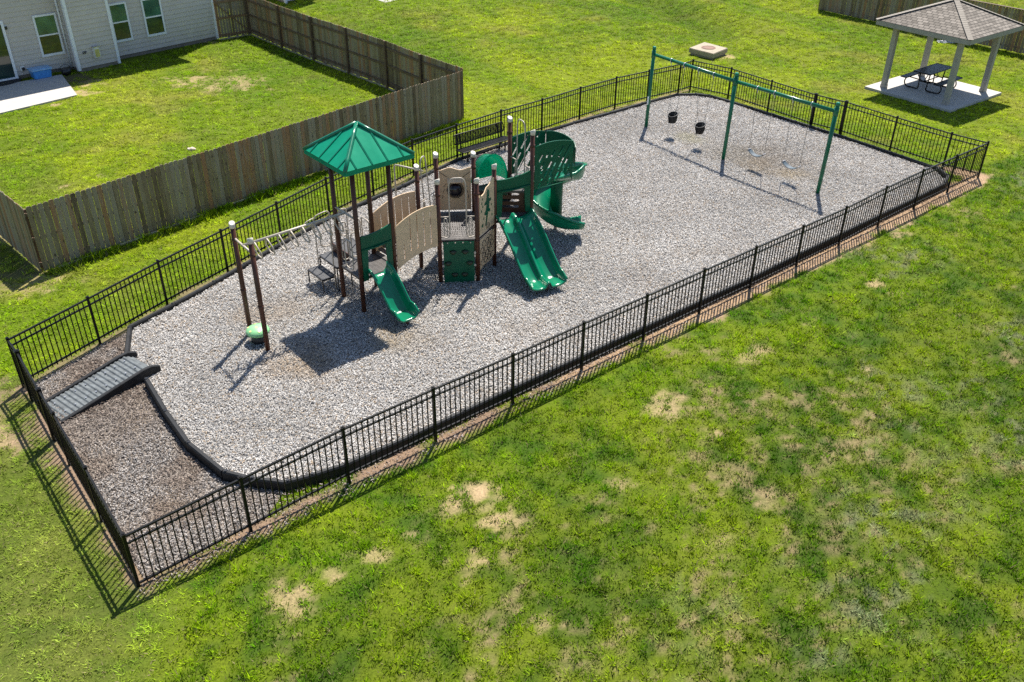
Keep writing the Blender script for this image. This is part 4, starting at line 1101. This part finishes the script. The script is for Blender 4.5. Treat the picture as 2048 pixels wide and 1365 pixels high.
def belt_swing(s0, s1, label):
    a, b = hang(s0)-Vector((0, 0, .15)), hang(s1)-Vector((0, 0, .15)); zs = .66; c = (a+b)/2
    r = thing('belt_swing', label, 'swing', (c.x, c.y, .55), 'belt swings under the green frame')
    hw = .30; fr = []
    for k in range(13):
        t = -1+2*k/12; q = Vector((c.x, c.y, 0))+dsw*hw*t
        fr.append((Vector((q.x, q.y, zs-.12*(1-t*t))), nsw, Vector((0, 0, 1))))
    bm = NB(); sweep(bm, [(-.085, -.009), (-.085, .009), (.085, .009), (.085, -.009)], fr, smooth=False); obj('seat', bm, M_BELT, r)
    for top, sg in ((a, -1), (b, 1)):
        q = Vector((c.x, c.y, zs+.02))+dsw*hw*sg; bm = NB(); chain(bm, top, q); obj('chain', bm, M_CHAIN, r)
        bm = NB(); bar(bm, q-nsw*.06, q+nsw*.06, .02, .03); obj('bracket', bm, M_STEEL, r)
belt_swing(4.72, 5.37, 'slate belt swing beside the middle post, left of the two sling seats')
belt_swing(6.05, 6.72, 'slate belt swing beside the nearest green post, right of the two sling seats')
def bucket_swing(s0, s1, label):
    a, b = hang(s0)-Vector((0, 0, .15)), hang(s1)-Vector((0, 0, .15)); c = (a+b)/2; c = Vector((c.x, c.y, .72))
    r = thing('bucket_swing', label, 'swing', c, 'bucket swings under the green frame')
    bm = NB(); n = 20; rings = []
    for z, rx, ry in ((.14, .175, .165), (.05, .180, .170), (-.06, .165, .155), (-.14, .13, .12)):
        rings.append([c + dsw*math.cos(t)*rx + nsw*math.sin(t)*ry + Vector((0, 0, z + (.05*math.sin(t) if z > .1 else 0))) for t in [2*math.pi*k/n for k in range(n)]])
    rv = [[bm.verts.new(p) for p in rg_] for rg_ in rings]
    for j, (A, B) in enumerate(zip(rv, rv[1:])):
        for k in range(n):
            if j >= 1 and (k % 10) in (1, 2, 3, 4) and k > 10: continue        # leg holes at the front
            f = bm.faces.new((A[k], A[(k+1) % n], B[(k+1) % n], B[k])); f.smooth = True
    bm.faces.new(rv[-1][::-1])
    bmesh.ops.solidify(bm, geom=bm.faces[:], thickness=.022); obj('bucket', bm, M_RUBBER, r)
    bm = NB(); tube(bm, [p+Vector((0, 0, .005)) for p in rings[0]], .016, 7, closed=True); obj('rim', bm, M_RUBBER, r)
    bm = NB(); bar(bm, c+nsw*-.155+Vector((0, 0, -.14)), c+nsw*-.165+Vector((0, 0, .12)), .05, .02, dsw); obj('crotch_strap', bm, M_RUBBER, r)
    for top, sg in ((a, -1), (b, 1)):
        bm = NB(); j = c+dsw*.185*sg+Vector((0, 0, .55)); chain(bm, top, j)
        for f_ in (-1, 1): chain(bm, j, c+dsw*.165*sg+nsw*.10*f_+Vector((0, 0, .14)))
        obj('chain', bm, M_CHAIN, r)
bucket_swing(.9, 1.54, 'black bucket swing hanging nearest the far green post')
bucket_swing(2.21, 2.9, 'black bucket swing hanging between the other bucket seat and the middle post')

# ------------------------------------------------------------------ gazebo with picnic table
gz = thing('gazebo', 'grey open picnic shelter with a shingled hip roof on a concrete slab', 'gazebo', GZ)
bm = NB(); prism(bm, [p[:2] for p in SLAB], -.2, .10); obj('slab', bm, M_CONC, gz)
for a, b in ((-1, -1), (1, -1), (1, 1), (-1, 1)):
    p = GZ + GA*a*1.37 + GB*b*1.38; bm = NB(); ang_ = math.atan2(GA.y, GA.x)
    box(bm, (p.x, p.y, 1.36), (.19, .19, 2.52), ang_); o = obj('column', bm, M_GREY, gz)
    bm = NB(); box(bm, (p.x, p.y, .16), (.215, .215, .12), ang_); obj('base_trim', bm, M_GREY, o)
ZR = 2.70; RH = 1.98
def gq(a, b, z): q = GZ + GA*a + GB*b; return Vector((q.x, q.y, z))
bm = NB()
for a, b, a2, b2 in ((-1, -1, 1, -1), (1, -1, 1, 1), (1, 1, -1, 1), (-1, 1, -1, -1)):
    bar(bm, gq(a*1.42, b*1.42, ZR-.16), gq(a2*1.42, b2*1.42, ZR-.16), .12, .22)
obj('header_beam', bm, M_GREY, gz)
bm = NB()
for a, b, a2, b2 in ((-1, -1, 1, -1), (1, -1, 1, 1), (1, 1, -1, 1), (-1, 1, -1, -1)):
    bar(bm, gq(a*(RH-.02), b*(RH-.02), ZR-.05), gq(a2*(RH-.02), b2*(RH-.02), ZR-.05), .03, .17)
prism(bm, [gq(a*(RH-.03), b*(RH-.03), 0)[:2] for a, b in ((-1, -1), (1, -1), (1, 1), (-1, 1))], ZR-.115, ZR-.10)
rf = obj('fascia', bm, M_FASCIA, gz)
def hip_roof(corners, apx, z0, za, name, parent, m, over=.05):
    bm = NB(); uvl = bm.loops.layers.uv.new('UVMap'); n = len(corners)
    A = Vector((apx[0], apx[1], za))
    for i in range(n):
        a, b = V3(corners[i], z0), V3(corners[(i+1) % n], z0); a.z = b.z = z0
        mid = (a+b)/2; e = (b-a).normalized(); up = (A-mid).normalized()
        for dz in (0,):
            vs = [bm.verts.new(p) for p in (a, b, A)]; f = bm.faces.new(vs)
            for lp, p in zip(f.loops, (a, b, A)): lp[uvl].uv = ((p-a).dot(e)+i*7.3, (p-a).dot(up))
    o = obj(name, bm, m, parent); return o
roof = hip_roof([gq(a*RH, b*RH, 0) for a, b in ((-1, -1), (1, -1), (1, 1), (-1, 1))], GZ, ZR+.045, 3.62, 'roof', gz, M_SHING)
bm = NB()
for a, b in ((-1, -1), (1, -1), (1, 1), (-1, 1)):
    A, B = gq(a*RH, b*RH, ZR+.055), Vector((GZ.x, GZ.y, 3.63)); k = 22
    for j in range(k): p, q = A.lerp(B, j/k), A.lerp(B, (j+1.12)/k); bar(bm, p+Vector((0, 0, .012)), q+Vector((0, 0, .004)), .20, .014)
obj('ridge_shingles', bm, plain('ridge_shingle', (.22, .195, .165), .95, var=.2, scale=9, bump=.4), roof)

pt = thing('picnic_table', 'dark blue picnic table with two attached benches under the shelter', 'picnic table', (17.0, 37.05, .10))
TC = Vector((17.0, 37.06, 0)); te = Vector((.775, .632, 0)); tn = Vector((-te.y, te.x, 0))
def tq(a, b, z): q = TC+te*a+tn*b; return Vector((q.x, q.y, z))
def board(name, c0, hw, hl, z, parent):
    bm = NB(); mesh_board(bm, tq(-hl, c0-hw, z), te, tn, 2*hl, 2*hw, int(hl*2/.035), int(hw*2/.035), .022)
    hexa(bm, tq(0, c0, z-.012), te*(hl-.01), tn*(hw-.01), Vector((0, 0, .004)))
    o = obj(name, bm, M_TABLE, parent)
    bm = NB(); tube(bm, rounded([tq(-hl, c0-hw, z), tq(hl, c0-hw, z), tq(hl, c0+hw, z), tq(-hl, c0+hw, z)], .05, 3, True), .022, 8, True); obj('edge_rim', bm, M_BLACK, o)
board('tabletop', 0, .36, .90, .86, pt); board('bench_seat', -.72, .13, .90, .54, pt); board('bench_seat', .72, .13, .90, .54, pt)
for a in (-.58, .58):
    for sg in (-1, 1):
        bm = NB()
        tube(bm, rounded([tq(a, sg*.22, .84), tq(a, sg*.16, .13), tq(a, sg*.72, .13), tq(a, sg*.82, .30), tq(a, sg*.72, .52)], .10, 4), .026, 8)
        tube(bm, [tq(a, sg*.17, .45), tq(a, sg*.78, .45)] if False else [tq(a, sg*.19, .50), tq(a, sg*.72, .52)], .022, 8)
        obj('leg', bm, M_BLACK, pt)
bm = NB(); tube(bm, [tq(-.58, 0, .45), tq(.58, 0, .45)], .022, 8)
for a in (-.58, .58): tube(bm, [tq(a, -.19, .45), tq(a, .19, .45)], .022, 8); tube(bm, [tq(a, 0, .45), tq(a*.25, 0, .83)], .018, 8)
obj('brace', bm, M_BLACK, pt)
# white sheet on the grass behind the shelter
bm = NB(); n1, n2 = 18, 5; grid = []
for i in range(n1+1):
    row = []
    for j in range(n2+1):
        x = 20.30+.98*i/n1; y = 44.60+.30*(j/n2-.5)*(.5+.5*abs(math.sin(i*1.3+.5)))+.05*math.sin(i*.9)
        row.append(bm.verts.new((x, y, .03+.10*abs(math.sin(i*.9+j*1.7))*(1 if 0 < j < n2 else .15))))
    grid.append(row)
for i in range(n1):
    for j in range(n2): bm.faces.new((grid[i][j], grid[i+1][j], grid[i+1][j+1], grid[i][j+1]))
bmesh.ops.solidify(bm, geom=bm.faces[:], thickness=.008)
tag(obj('plastic_sheet', bm, M_CLOTH), 'crumpled white plastic sheet lying on grass behind the shelter', 'litter')
# ------------------------------------------------------------------ catch basin
cbn = thing('catch_basin', 'square concrete storm drain box with a round rusty lid on the lawn', 'drain box', (8.86, 42.22, 0))
bm = NB(); prism(bm, BASIN, .10, .30)
c0 = Vector((8.86, 42.22, 0)); ins = [c0 + (V3(p)-c0)*.90 for p in BASIN]; prism(bm, [p[:2] for p in ins], -.4, .10)
bmesh.ops.bevel(bm, geom=[e_ for e_ in bm.edges if e_.verts[0].co.z > .25 and e_.verts[1].co.z > .25], offset=.02, segments=2, affect='EDGES')
cbb = obj('concrete_box', bm, M_CONCD, cbn)
bm = NB(); tube(bm, [(c0.x, c0.y, .27), (c0.x, c0.y, .312)], .33, 28); lid = obj('lid', bm, M_RUST, cbn)
bm = NB(); tube(bm, [(c0.x+math.cos(a)*.27, c0.y+math.sin(a)*.27, .312) for a in [2*math.pi*k/24 for k in range(24)]], .012, 6, True); obj('lid_ring', bm, M_RUST, lid)

# ------------------------------------------------------------------ wooden fences
def board_run(bm, a, b, h=1.83, z0=.05, w=.132, gap=.012, th=.018, face=1, seed=0):
    """dog-eared boards between two ground points; face = side of a->b they are nailed to"""
    rg = random.Random(seed); lay = bm.faces.layers.float.new('board'); A, B = V3(a), V3(b); d = B-A; L_ = d.length; e = d.normalized(); s = Vector((e.y, -e.x, 0))*face
    n = max(1, round(L_/(w+gap))); pitch = L_/n
    for i in range(n):
        x0, x1 = i*pitch+gap/2, (i+1)*pitch-gap/2; hh = h+rg.uniform(-.012, .012); zz = z0+rg.uniform(-.02, .02); off = .045+rg.uniform(-.004, .004); cut = .03
        ol = [(x0, zz), (x1, zz), (x1, hh-cut), (x1-cut, hh), (x0+cut, hh), (x0, hh-cut)]
        r1 = [bm.verts.new(A+e*x+s*off+Vector((0, 0, z))) for x, z in ol]; r2 = [bm.verts.new(A+e*x+s*(off+th)+Vector((0, 0, z))) for x, z in ol]
        fs_ = [bm.faces.new(r1), bm.faces.new(r2[::-1])] + [bm.faces.new((r1[k], r2[k], r2[(k+1) % 6], r1[(k+1) % 6])) for k in range(6)]
        tone = rg.random()
        for f_ in fs_: f_[lay] = tone
def wood_panel(root, a, b, face, h=1.83, seed=0, name='board_panel', ground_board=True):
    bm = NB(); board_run(bm, a, b, h=h, face=face, seed=seed); o = obj(name, bm, M_WOOD, root)
    bm = NB(); A, B = V3(a), V3(b); e = (B-A).normalized(); s = Vector((e.y, -e.x, 0))*face
    for z in (.25, .95, 1.62): bar(bm, A+s*.022+Vector((0, 0, z)), B+s*.022+Vector((0, 0, z)), .038, .088)
    obj('rail', bm, M_WPOST, o)
    return o
def wood_post(root, p, h=1.86, m=None):
    bm = NB(); box(bm, (p[0], p[1], h/2-.1), (.092, .092, h+.2), math.atan2(.766, .643)); return obj('post', bm, m or M_WPOST, root)
wfe = thing('wooden_fence', 'weathered brown board fence enclosing the grey house back yard', 'fence', (-12.14, 20.75, 0))
A, B = V3(WFENCE_FRONT[0]), V3(WFENCE_FRONT[1]); nP = 7
for i in range(nP):
    a, b = A.lerp(B, i/nP), A.lerp(B, (i+1)/nP); wood_panel(wfe, a, b, 1, seed=i)
    if i: wood_post(wfe, a, 1.70)
wood_post(wfe, A-Vector((.08, -.06, 0)), 1.74); wood_post(wfe, B-Vector((.12, .02, 0)), 1.74)
pc = V3(WFENCE_FRONT[0]); far = Vector((-19.5, 28.2, 0)); nL = 5
for i in range(nL):
    a, b = pc.lerp(far, i/nL), pc.lerp(far, (i+1)/nL); wood_panel(wfe, a, b, -1, seed=40+i)
    if i: wood_post(wfe, a, 1.70)
for (t0, t1) in ((.02, .09), (.13, .20), (.215, .30), (.36, .43), (.58, .66), (.72, .78)):
    bm = NB(); a, b = A.lerp(B, t0), A.lerp(B, t1); bar(bm, V3(a, .03)+Vector((.10, -.08, 0)), V3(b, .03)+Vector((.10, -.08, 0)), .05, .09); obj('ground_board', bm, M_TIMB, wfe)
side = [V3(p) for p in WFENCE_SIDE]
for i in range(len(side)-1):
    wood_panel(wfe, side[i], side[i+1], 1, h=1.90, seed=80+i)
    if i: 
        e = (side[i+1]-side[i]).normalized(); s = Vector((e.y, -e.x, 0)); wood_post(wfe, side[i]-s*.03, 1.92)
    a, b = V3(side[i], .03), V3(side[i+1], .03); e = (b-a).normalized(); s = Vector((e.y, -e.x, 0)); bm = NB(); bar(bm, a-s*.03+e*.1, b-s*.03-e*.1, .03, .09); obj('ground_board', bm, M_TIMB, wfe)
wood_post(wfe, side[-1], 1.95)
# gate between house and fence corner
ga, gb = side[-1], Vector((-14.02, 44.08, 0))
gb_ = NB(); board_run(gb_, ga, gb, h=1.88, face=1, seed=200); gt = obj('gate', gb_, M_WOOD, wfe)
e = (gb-ga).normalized(); s = Vector((e.y, -e.x, 0)); bm = NB(); Lg = (gb-ga).length
for z in (.18, .95, 1.68): bar(bm, V3(ga, z)+s*.022, V3(gb, z)+s*.022, .038, .088)
bar(bm, V3(ga, .20)+e*.05+s*.020, V3(gb, 1.66)-e*.05+s*.020, .036, .085, s)
obj('gate_brace', bm, plain('newer_pine', (.20, .12, .06), .8, var=.2, scale=5), gt)
bm = NB(); bar(bm, V3(ga, .03)-s*.10, V3(gb, .03)-s*.10, .06, .07); obj('sill_board', bm, M_TIMB, gt)
ff = thing('wooden_fence', 'brown board fence along the far right lawn behind the shelter', 'fence', (16.5, 51.2, 0))
fa, fb = Vector((16.50, 51.25, 0)), Vector((29.0, 35.95, 0)); nF = 8
for i in range(nF):
    a, b = fa.lerp(fb, i/nF), fa.lerp(fb, (i+1)/nF); wood_panel(ff, a, b, 1, h=1.88, seed=300+i)
    wood_post(ff, a, 1.75)
wood_post(ff, fb, 1.75)
e = (fb-fa).normalized(); s = Vector((e.y, -e.x, 0))
bm = NB(); bar(bm, V3(fa, 1.90)+e*3.5+s*.04, V3(fb, 1.90)+s*.04, .14, .03); obj('cap_board', bm, M_WPOST, ff)
ret = fa + Vector((3.5, 4.2, 0)); wood_panel(ff, ret, fa, 1, h=1.88, seed=330); wood_post(ff, ret, 1.75)

# ------------------------------------------------------------------ houses
def lap_wall(root, a, b, z1, z0=.16, name='wall', m=M_SIDING, th=.16, skip=None):
    """clapboard wall from a to b (outside on the right of a->b)"""
    A, B = V3(a), V3(b); e = (B-A).normalized(); s = Vector((e.y, -e.x, 0)); lap = .19; bm = NB(); z = z0
    prof = [(-th, z0)]
    pr = []
    while z < z1-.01:
        zz = min(z+lap, z1); pr += [(.034, z), (.002, zz)]; z += lap
    poly = [(-th, z0)] + pr + [(-th, z1)]
    r1 = [bm.verts.new(A+s*x+Vector((0, 0, zz))) for x, zz in poly]; r2 = [bm.verts.new(B+s*x+Vector((0, 0, zz))) for x, zz in poly]
    n = len(poly)
    for k in range(n): bm.faces.new((r1[k], r2[k], r2[(k+1) % n], r1[(k+1) % n]))
    o = obj(name, bm, m, root)
    bm = NB(); bar(bm, A-s*.08+Vector((0, 0, z0/2-.1)), B-s*.08+Vector((0, 0, z0/2-.1)), .14, z0+.2); obj('foundation', bm, M_FOUND, root)
    return o
def window(root, a, b, s0, s1, z0, z1, name='window', blinds=True):
    A, B = V3(a), V3(b); e = (B-A).normalized(); s = Vector((e.y, -e.x, 0)); f = .075; D = .075
    def P(x, z, o_): return A+e*x+s*o_+Vector((0, 0, z))
    bm = NB()
    bar(bm, P(s0, z1-f/2, D/2), P(s1, z1-f/2, D/2), D, f); bar(bm, P(s0, z0+f/2, D/2), P(s1, z0+f/2, D/2), D, f)
    for x in (s0+f/2, s1-f/2): bar(bm, P(x, z0+f, D/2), P(x, z1-f, D/2), f, D, s)
    zm = (z0+z1)/2; bar(bm, P(s0+f, zm, .034), P(s1-f, zm, .034), .068, .06)
    o = obj(name, bm, M_WHITE, root)
    for za, zb, m in ((zm+.03, z1-f, M_PANE), (z0+f, zm-.03, M_PANED)):
        bm = NB(); hexa(bm, P((s0+s1)/2, (za+zb)/2, .046), e*((s1-s0)/2-f), s*.006, Vector((0, 0, (zb-za)/2))); obj('pane', bm, m, o)
    bm = NB(); bar(bm, P(s0-.03, z0-.012, .035), P(s1+.03, z0-.012, .035), .07, .025); obj('sill', bm, M_WHITE, o)
def vtrim(root, p, s, w, z0, z1, name='corner_trim'):
    bm = NB(); q = V3(p)+Vector(s); box(bm, (q.x, q.y, (z0+z1)/2), (w, w, z1-z0), math.atan2(.784, .62)); return obj(name, bm, M_WHITE, root)
W1a, W1b = Vector((-22.30, 35.84, 0)), Vector((-18.90, 39.00, 0)); W2a, W2b = Vector((-18.40, 38.56, 0)), Vector((-17.25, 39.82, 0)); W3a, W3b = Vector((-17.49, 40.54, 0)), Vector((-14.16, 44.14, 0))
EV = 5.4
hs = thing('house', 'grey clapboard house with white window frames beyond the wooden fence', 'house', (-18.4, 38.6, 0))
lap_wall(hs, W1a, W1b, EV); lap_wall(hs, W2a, W2b, EV); lap_wall(hs, W3a, W3b, EV); lap_wall(hs, W1b, W2a, EV)
lap_wall(hs, W2b, W3a, EV)
inn = Vector((-.79, .61, 0)); R1 = W3b + inn*9.5; R2 = W1a - (W3b-W1a).normalized()*4 + inn*9.5; L0 = W1a - (W3b-W1a).normalized()*4
lap_wall(hs, W3b, R1, EV); lap_wall(hs, R1, R2, EV); lap_wall(hs, R2, L0, EV); lap_wall(hs, L0, W1a, EV)
window(hs, W1a, W1b, 2.38+1.16, 2.38+2.09, .74, 2.38); window(hs, W3a, W3b, -.06+.03, .80, .76, 2.36); window(hs, W3a, W3b, 1.48, 2.40, .74, 2.34)
e1 = (W1b-W1a).normalized(); s1 = Vector((e1.y, -e1.x, 0)); D0 = W1a+e1*.35
bm = NB()
def DP(x, z, o_): return D0+e1*x+s1*o_+Vector((0, 0, z))
for x in (0, 2.0): bar(bm, DP(x, .12, .05), DP(x, 2.28, .05), .10, .10, s1)
bar(bm, DP(-.05, 2.32, .04), DP(2.05, 2.32, .04), .08, .10); bar(bm, DP(-.05, .10, .06), DP(2.05, .10, .06), .12, .08); bar(bm, DP(1.0, .14, .04), DP(1.0, 2.27, .04), .09, .08, s1)
dr = obj('patio_door', bm, M_WHITE, hs)
bm = NB(); hexa(bm, DP(.5, 1.2, .045), e1*.46, s1*.006, Vector((0, 0, 1.05))); hexa(bm, DP(1.5, 1.2, .045), e1*.46, s1*.006, Vector((0, 0, 1.05))); obj('pane', bm, M_PANED, dr)
vtrim(hs, W2a, (-.02, -.03, 0), .13, .08, EV); vtrim(hs, W2b, (.02, .02, 0), .12, .05, EV); vtrim(hs, W3b, (.03, .02, 0), .13, .05, EV)
p = W1b+Vector((.02, -.10, 0)); bm = NB(); tube(bm, [(p.x, p.y, .12), (p.x, p.y, EV-.2)], .045, 6); obj('downspout', bm, M_WHITE, hs)
e2 = (W2b-W2a).normalized(); s2 = Vector((e2.y, -e2.x, 0))
bm = NB(); c = W2a+e2*.82+s2*.10+Vector((0, 0, .72)); hexa(bm, c, e2*.12, s2*.08, Vector((0, 0, .22))); mt = obj('meter_box', bm, M_METER, hs)
bm = NB(); hexa(bm, c+s2*.088-Vector((0, 0, .03)), e2*.09, s2*.01, Vector((0, 0, .16))); obj('meter_face', bm, M_YELLOW, mt)
bm = NB(); hexa(bm, c+s2*.02+Vector((0, 0, .235)), e2*.14, s2*.11, Vector((0, 0, .012))); obj('meter_lid', bm, M_STEEL, mt)
bm = NB(); a_ = W2a+e2*.28+s2*.06+Vector((0, 0, .78))
tube(bm, [a_+e2*(.06*math.cos(t)+.012*t)+Vector((0, 0, .045*math.sin(t*1.3))) for t in [k*.5 for k in range(22)]], .011, 6); obj('cable_coil', bm, M_DARK, hs)
for q, (w_, h_), z in ((W1a+e1*2.65, (.16, .20), .42), (W1a+e1*2.42+s1*.0, (.15, .15), 2.10)):
    bm = NB(); hexa(bm, q+s1*.03+Vector((0, 0, z)), e1*w_/2, s1*.03, Vector((0, 0, h_/2))); o = obj('outlet_box', bm, M_METER, hs)
    bm = NB(); hexa(bm, q+s1*.075+e1*.03+Vector((0, 0, z-.02)), e1*.05, s1*.03, Vector((0, 0, .06))); obj('cover', bm, M_DARK, o)
ov = .35; eave = [L0-e1*ov+s1*1.15, W3b+s1*1.15, R1+e1*ov-s1*ov, R2-e1*ov-s1*ov]
bm = NB(); zz = EV; hgt_ = 2.6
ev = [V3((q.x, q.y), 0) for q in eave]; r0 = (ev[0]+ev[3])/2+e1*2.2; r1 = (ev[1]+ev[2])/2-e1*2.2
vsb = [bm.verts.new((q.x, q.y, zz)) for q in ev]; vt = [bm.verts.new((q.x, q.y, zz+.12)) for q in ev]; va, vb = bm.verts.new((r0.x, r0.y, zz+hgt_)), bm.verts.new((r1.x, r1.y, zz+hgt_))
bm.faces.new(vsb)
for k in range(4): bm.faces.new((vsb[k], vsb[(k+1) % 4], vt[(k+1) % 4], vt[k]))
bm.faces.new((vt[0], vt[1], vb, va)); bm.faces.new((vt[1], vt[2], vb)); bm.faces.new((vt[2], vt[3], va, vb)); bm.faces.new((vt[3], vt[0], va))
obj('roof', bm, M_ROOFDK, hs)
# neighbouring house
nh = thing('house', 'pale white house whose lower corner shows at the top edge', 'house', (-12.5, 51.7, 0))
w = Vector((.645, .764, 0)); vv = Vector((-.66, .75, 0)); c0 = Vector((-12.5, 51.7, 0)); M_SIDW = plain('white_vinyl_siding', (.62, .63, .68), .5, var=.05)
c1, c2 = c0+w*3.4, c0+vv*11; c3 = c1+vv*11
lap_wall(nh, c0, c1, 5.6, m=M_SIDW); lap_wall(nh, c1, c3, 5.6, m=M_SIDW); lap_wall(nh, c3, c2, 5.6, m=M_SIDW); lap_wall(nh, c2, c0, 5.6, m=M_SIDW)
vtrim(nh, c0, (0, -.03, 0), .13, .05, 5.6); window(nh, c0, c1, 1.0, 1.9, 1.0, 2.6)
bm = NB(); k_ = [c0-w*.3-vv*.35, c1+w*.3-vv*.35, c3+w*.3+vv*.35, c2-w*.3+vv*.35]; rm = (c0+c1)/2
vs = [bm.verts.new((q.x, q.y, 5.6)) for q in k_]; ra_ = (k_[0]+k_[1])/2; rb_ = (k_[2]+k_[3])/2
va, vb = bm.verts.new((ra_.x, ra_.y, 8.6)), bm.verts.new((rb_.x, rb_.y, 8.6))
bm.faces.new(vs); bm.faces.new((vs[0], vs[1], va)); bm.faces.new((vs[1], vs[2], vb, va)); bm.faces.new((vs[2], vs[3], vb)); bm.faces.new((vs[3], vs[0], va, vb))
obj('roof', bm, M_ROOFDK, nh)
bm = NB(); prism(bm, [(-7.95, 52.9), (-7.1, 51.95), (-5.2, 53.9), (-6.1, 54.9)], -.1, .08); tag(obj('neighbour_patio', bm, M_CONC), 'corner of a concrete patio at the far lawn edge', kind='structure')

# ------------------------------------------------------------------ small things by the house
tb = thing('storage_tub', 'blue plastic storage tub with a lid on the patio', 'storage tub', (-19.80, 37.42, .06))
tce, tcs = e1, s1; c = Vector((-19.62, 37.62, 0))
bm = NB(); lo = [c+e1*a*.33+s1*b*.22 for a, b in ((-1, -1), (1, -1), (1, 1), (-1, 1))]; hi = [c+e1*a*.38+s1*b*.26 for a, b in ((-1, -1), (1, -1), (1, 1), (-1, 1))]
A = [bm.verts.new((q.x, q.y, .062)) for q in lo]; B = [bm.verts.new((q.x, q.y, .40)) for q in hi]; bm.faces.new(A[::-1]); bm.faces.new(B)
for k in range(4): bm.faces.new((A[k], A[(k+1) % 4], B[(k+1) % 4], B[k]))
bmesh.ops.bevel(bm, geom=bm.edges[:], offset=.02, segments=2, affect='EDGES'); obj('tub_body', bm, M_TUB, tb)
bm = NB(); hexa(bm, V3(c, .425), e1*.41, s1*.285, Vector((0, 0, .024))); hexa(bm, V3(c, .455), e1*.33, s1*.21, Vector((0, 0, .008))); obj('lid', bm, M_TUBLID, tb)
bm = NB(); q = D0+e1*1.28+s1*.10; pts = [q+e1*math.cos(a)*.86+s1*math.sin(a)*.62 for a in [math.pi*k/18 for k in range(19)]]; prism(bm, [p_[:2] for p_ in pts], .058, .082)
tag(obj('doormat', bm, M_MAT), 'dark half round doormat in front of the patio door', 'doormat')
hp = thing('bucket', 'small black bucket by the inner corner of the grey house', 'bucket', (-18.95, 38.25, 0))
c = Vector((-18.85, 38.22, 0)); bm = NB(); tube(bm, [(c.x, c.y, 0), (c.x, c.y, .26)], [.17, .21], 16); obj('bucket_body', bm, M_DARK, hp)
bm = NB(); tube(bm, [c+e1*math.cos(a)*.21+Vector((0, 0, .26+math.sin(a)*.16)) for a in [math.pi*k/12 for k in range(13)]], .010, 6); obj('handle', bm, M_DARK, hp)
bm = NB(); bmesh.ops.create_icosphere(bm, subdivisions=2, radius=.13)
for v in bm.verts: v.co = Vector((-10.99+v.co.x*1.2, 29.61+v.co.y*.8, .02+v.co.z*.5*(1+.3*math.sin(v.co.x*40))))
tag(obj('stone', bm, M_STONE), 'pale flat stone on the yard grass inside the wooden fence', 'stone')
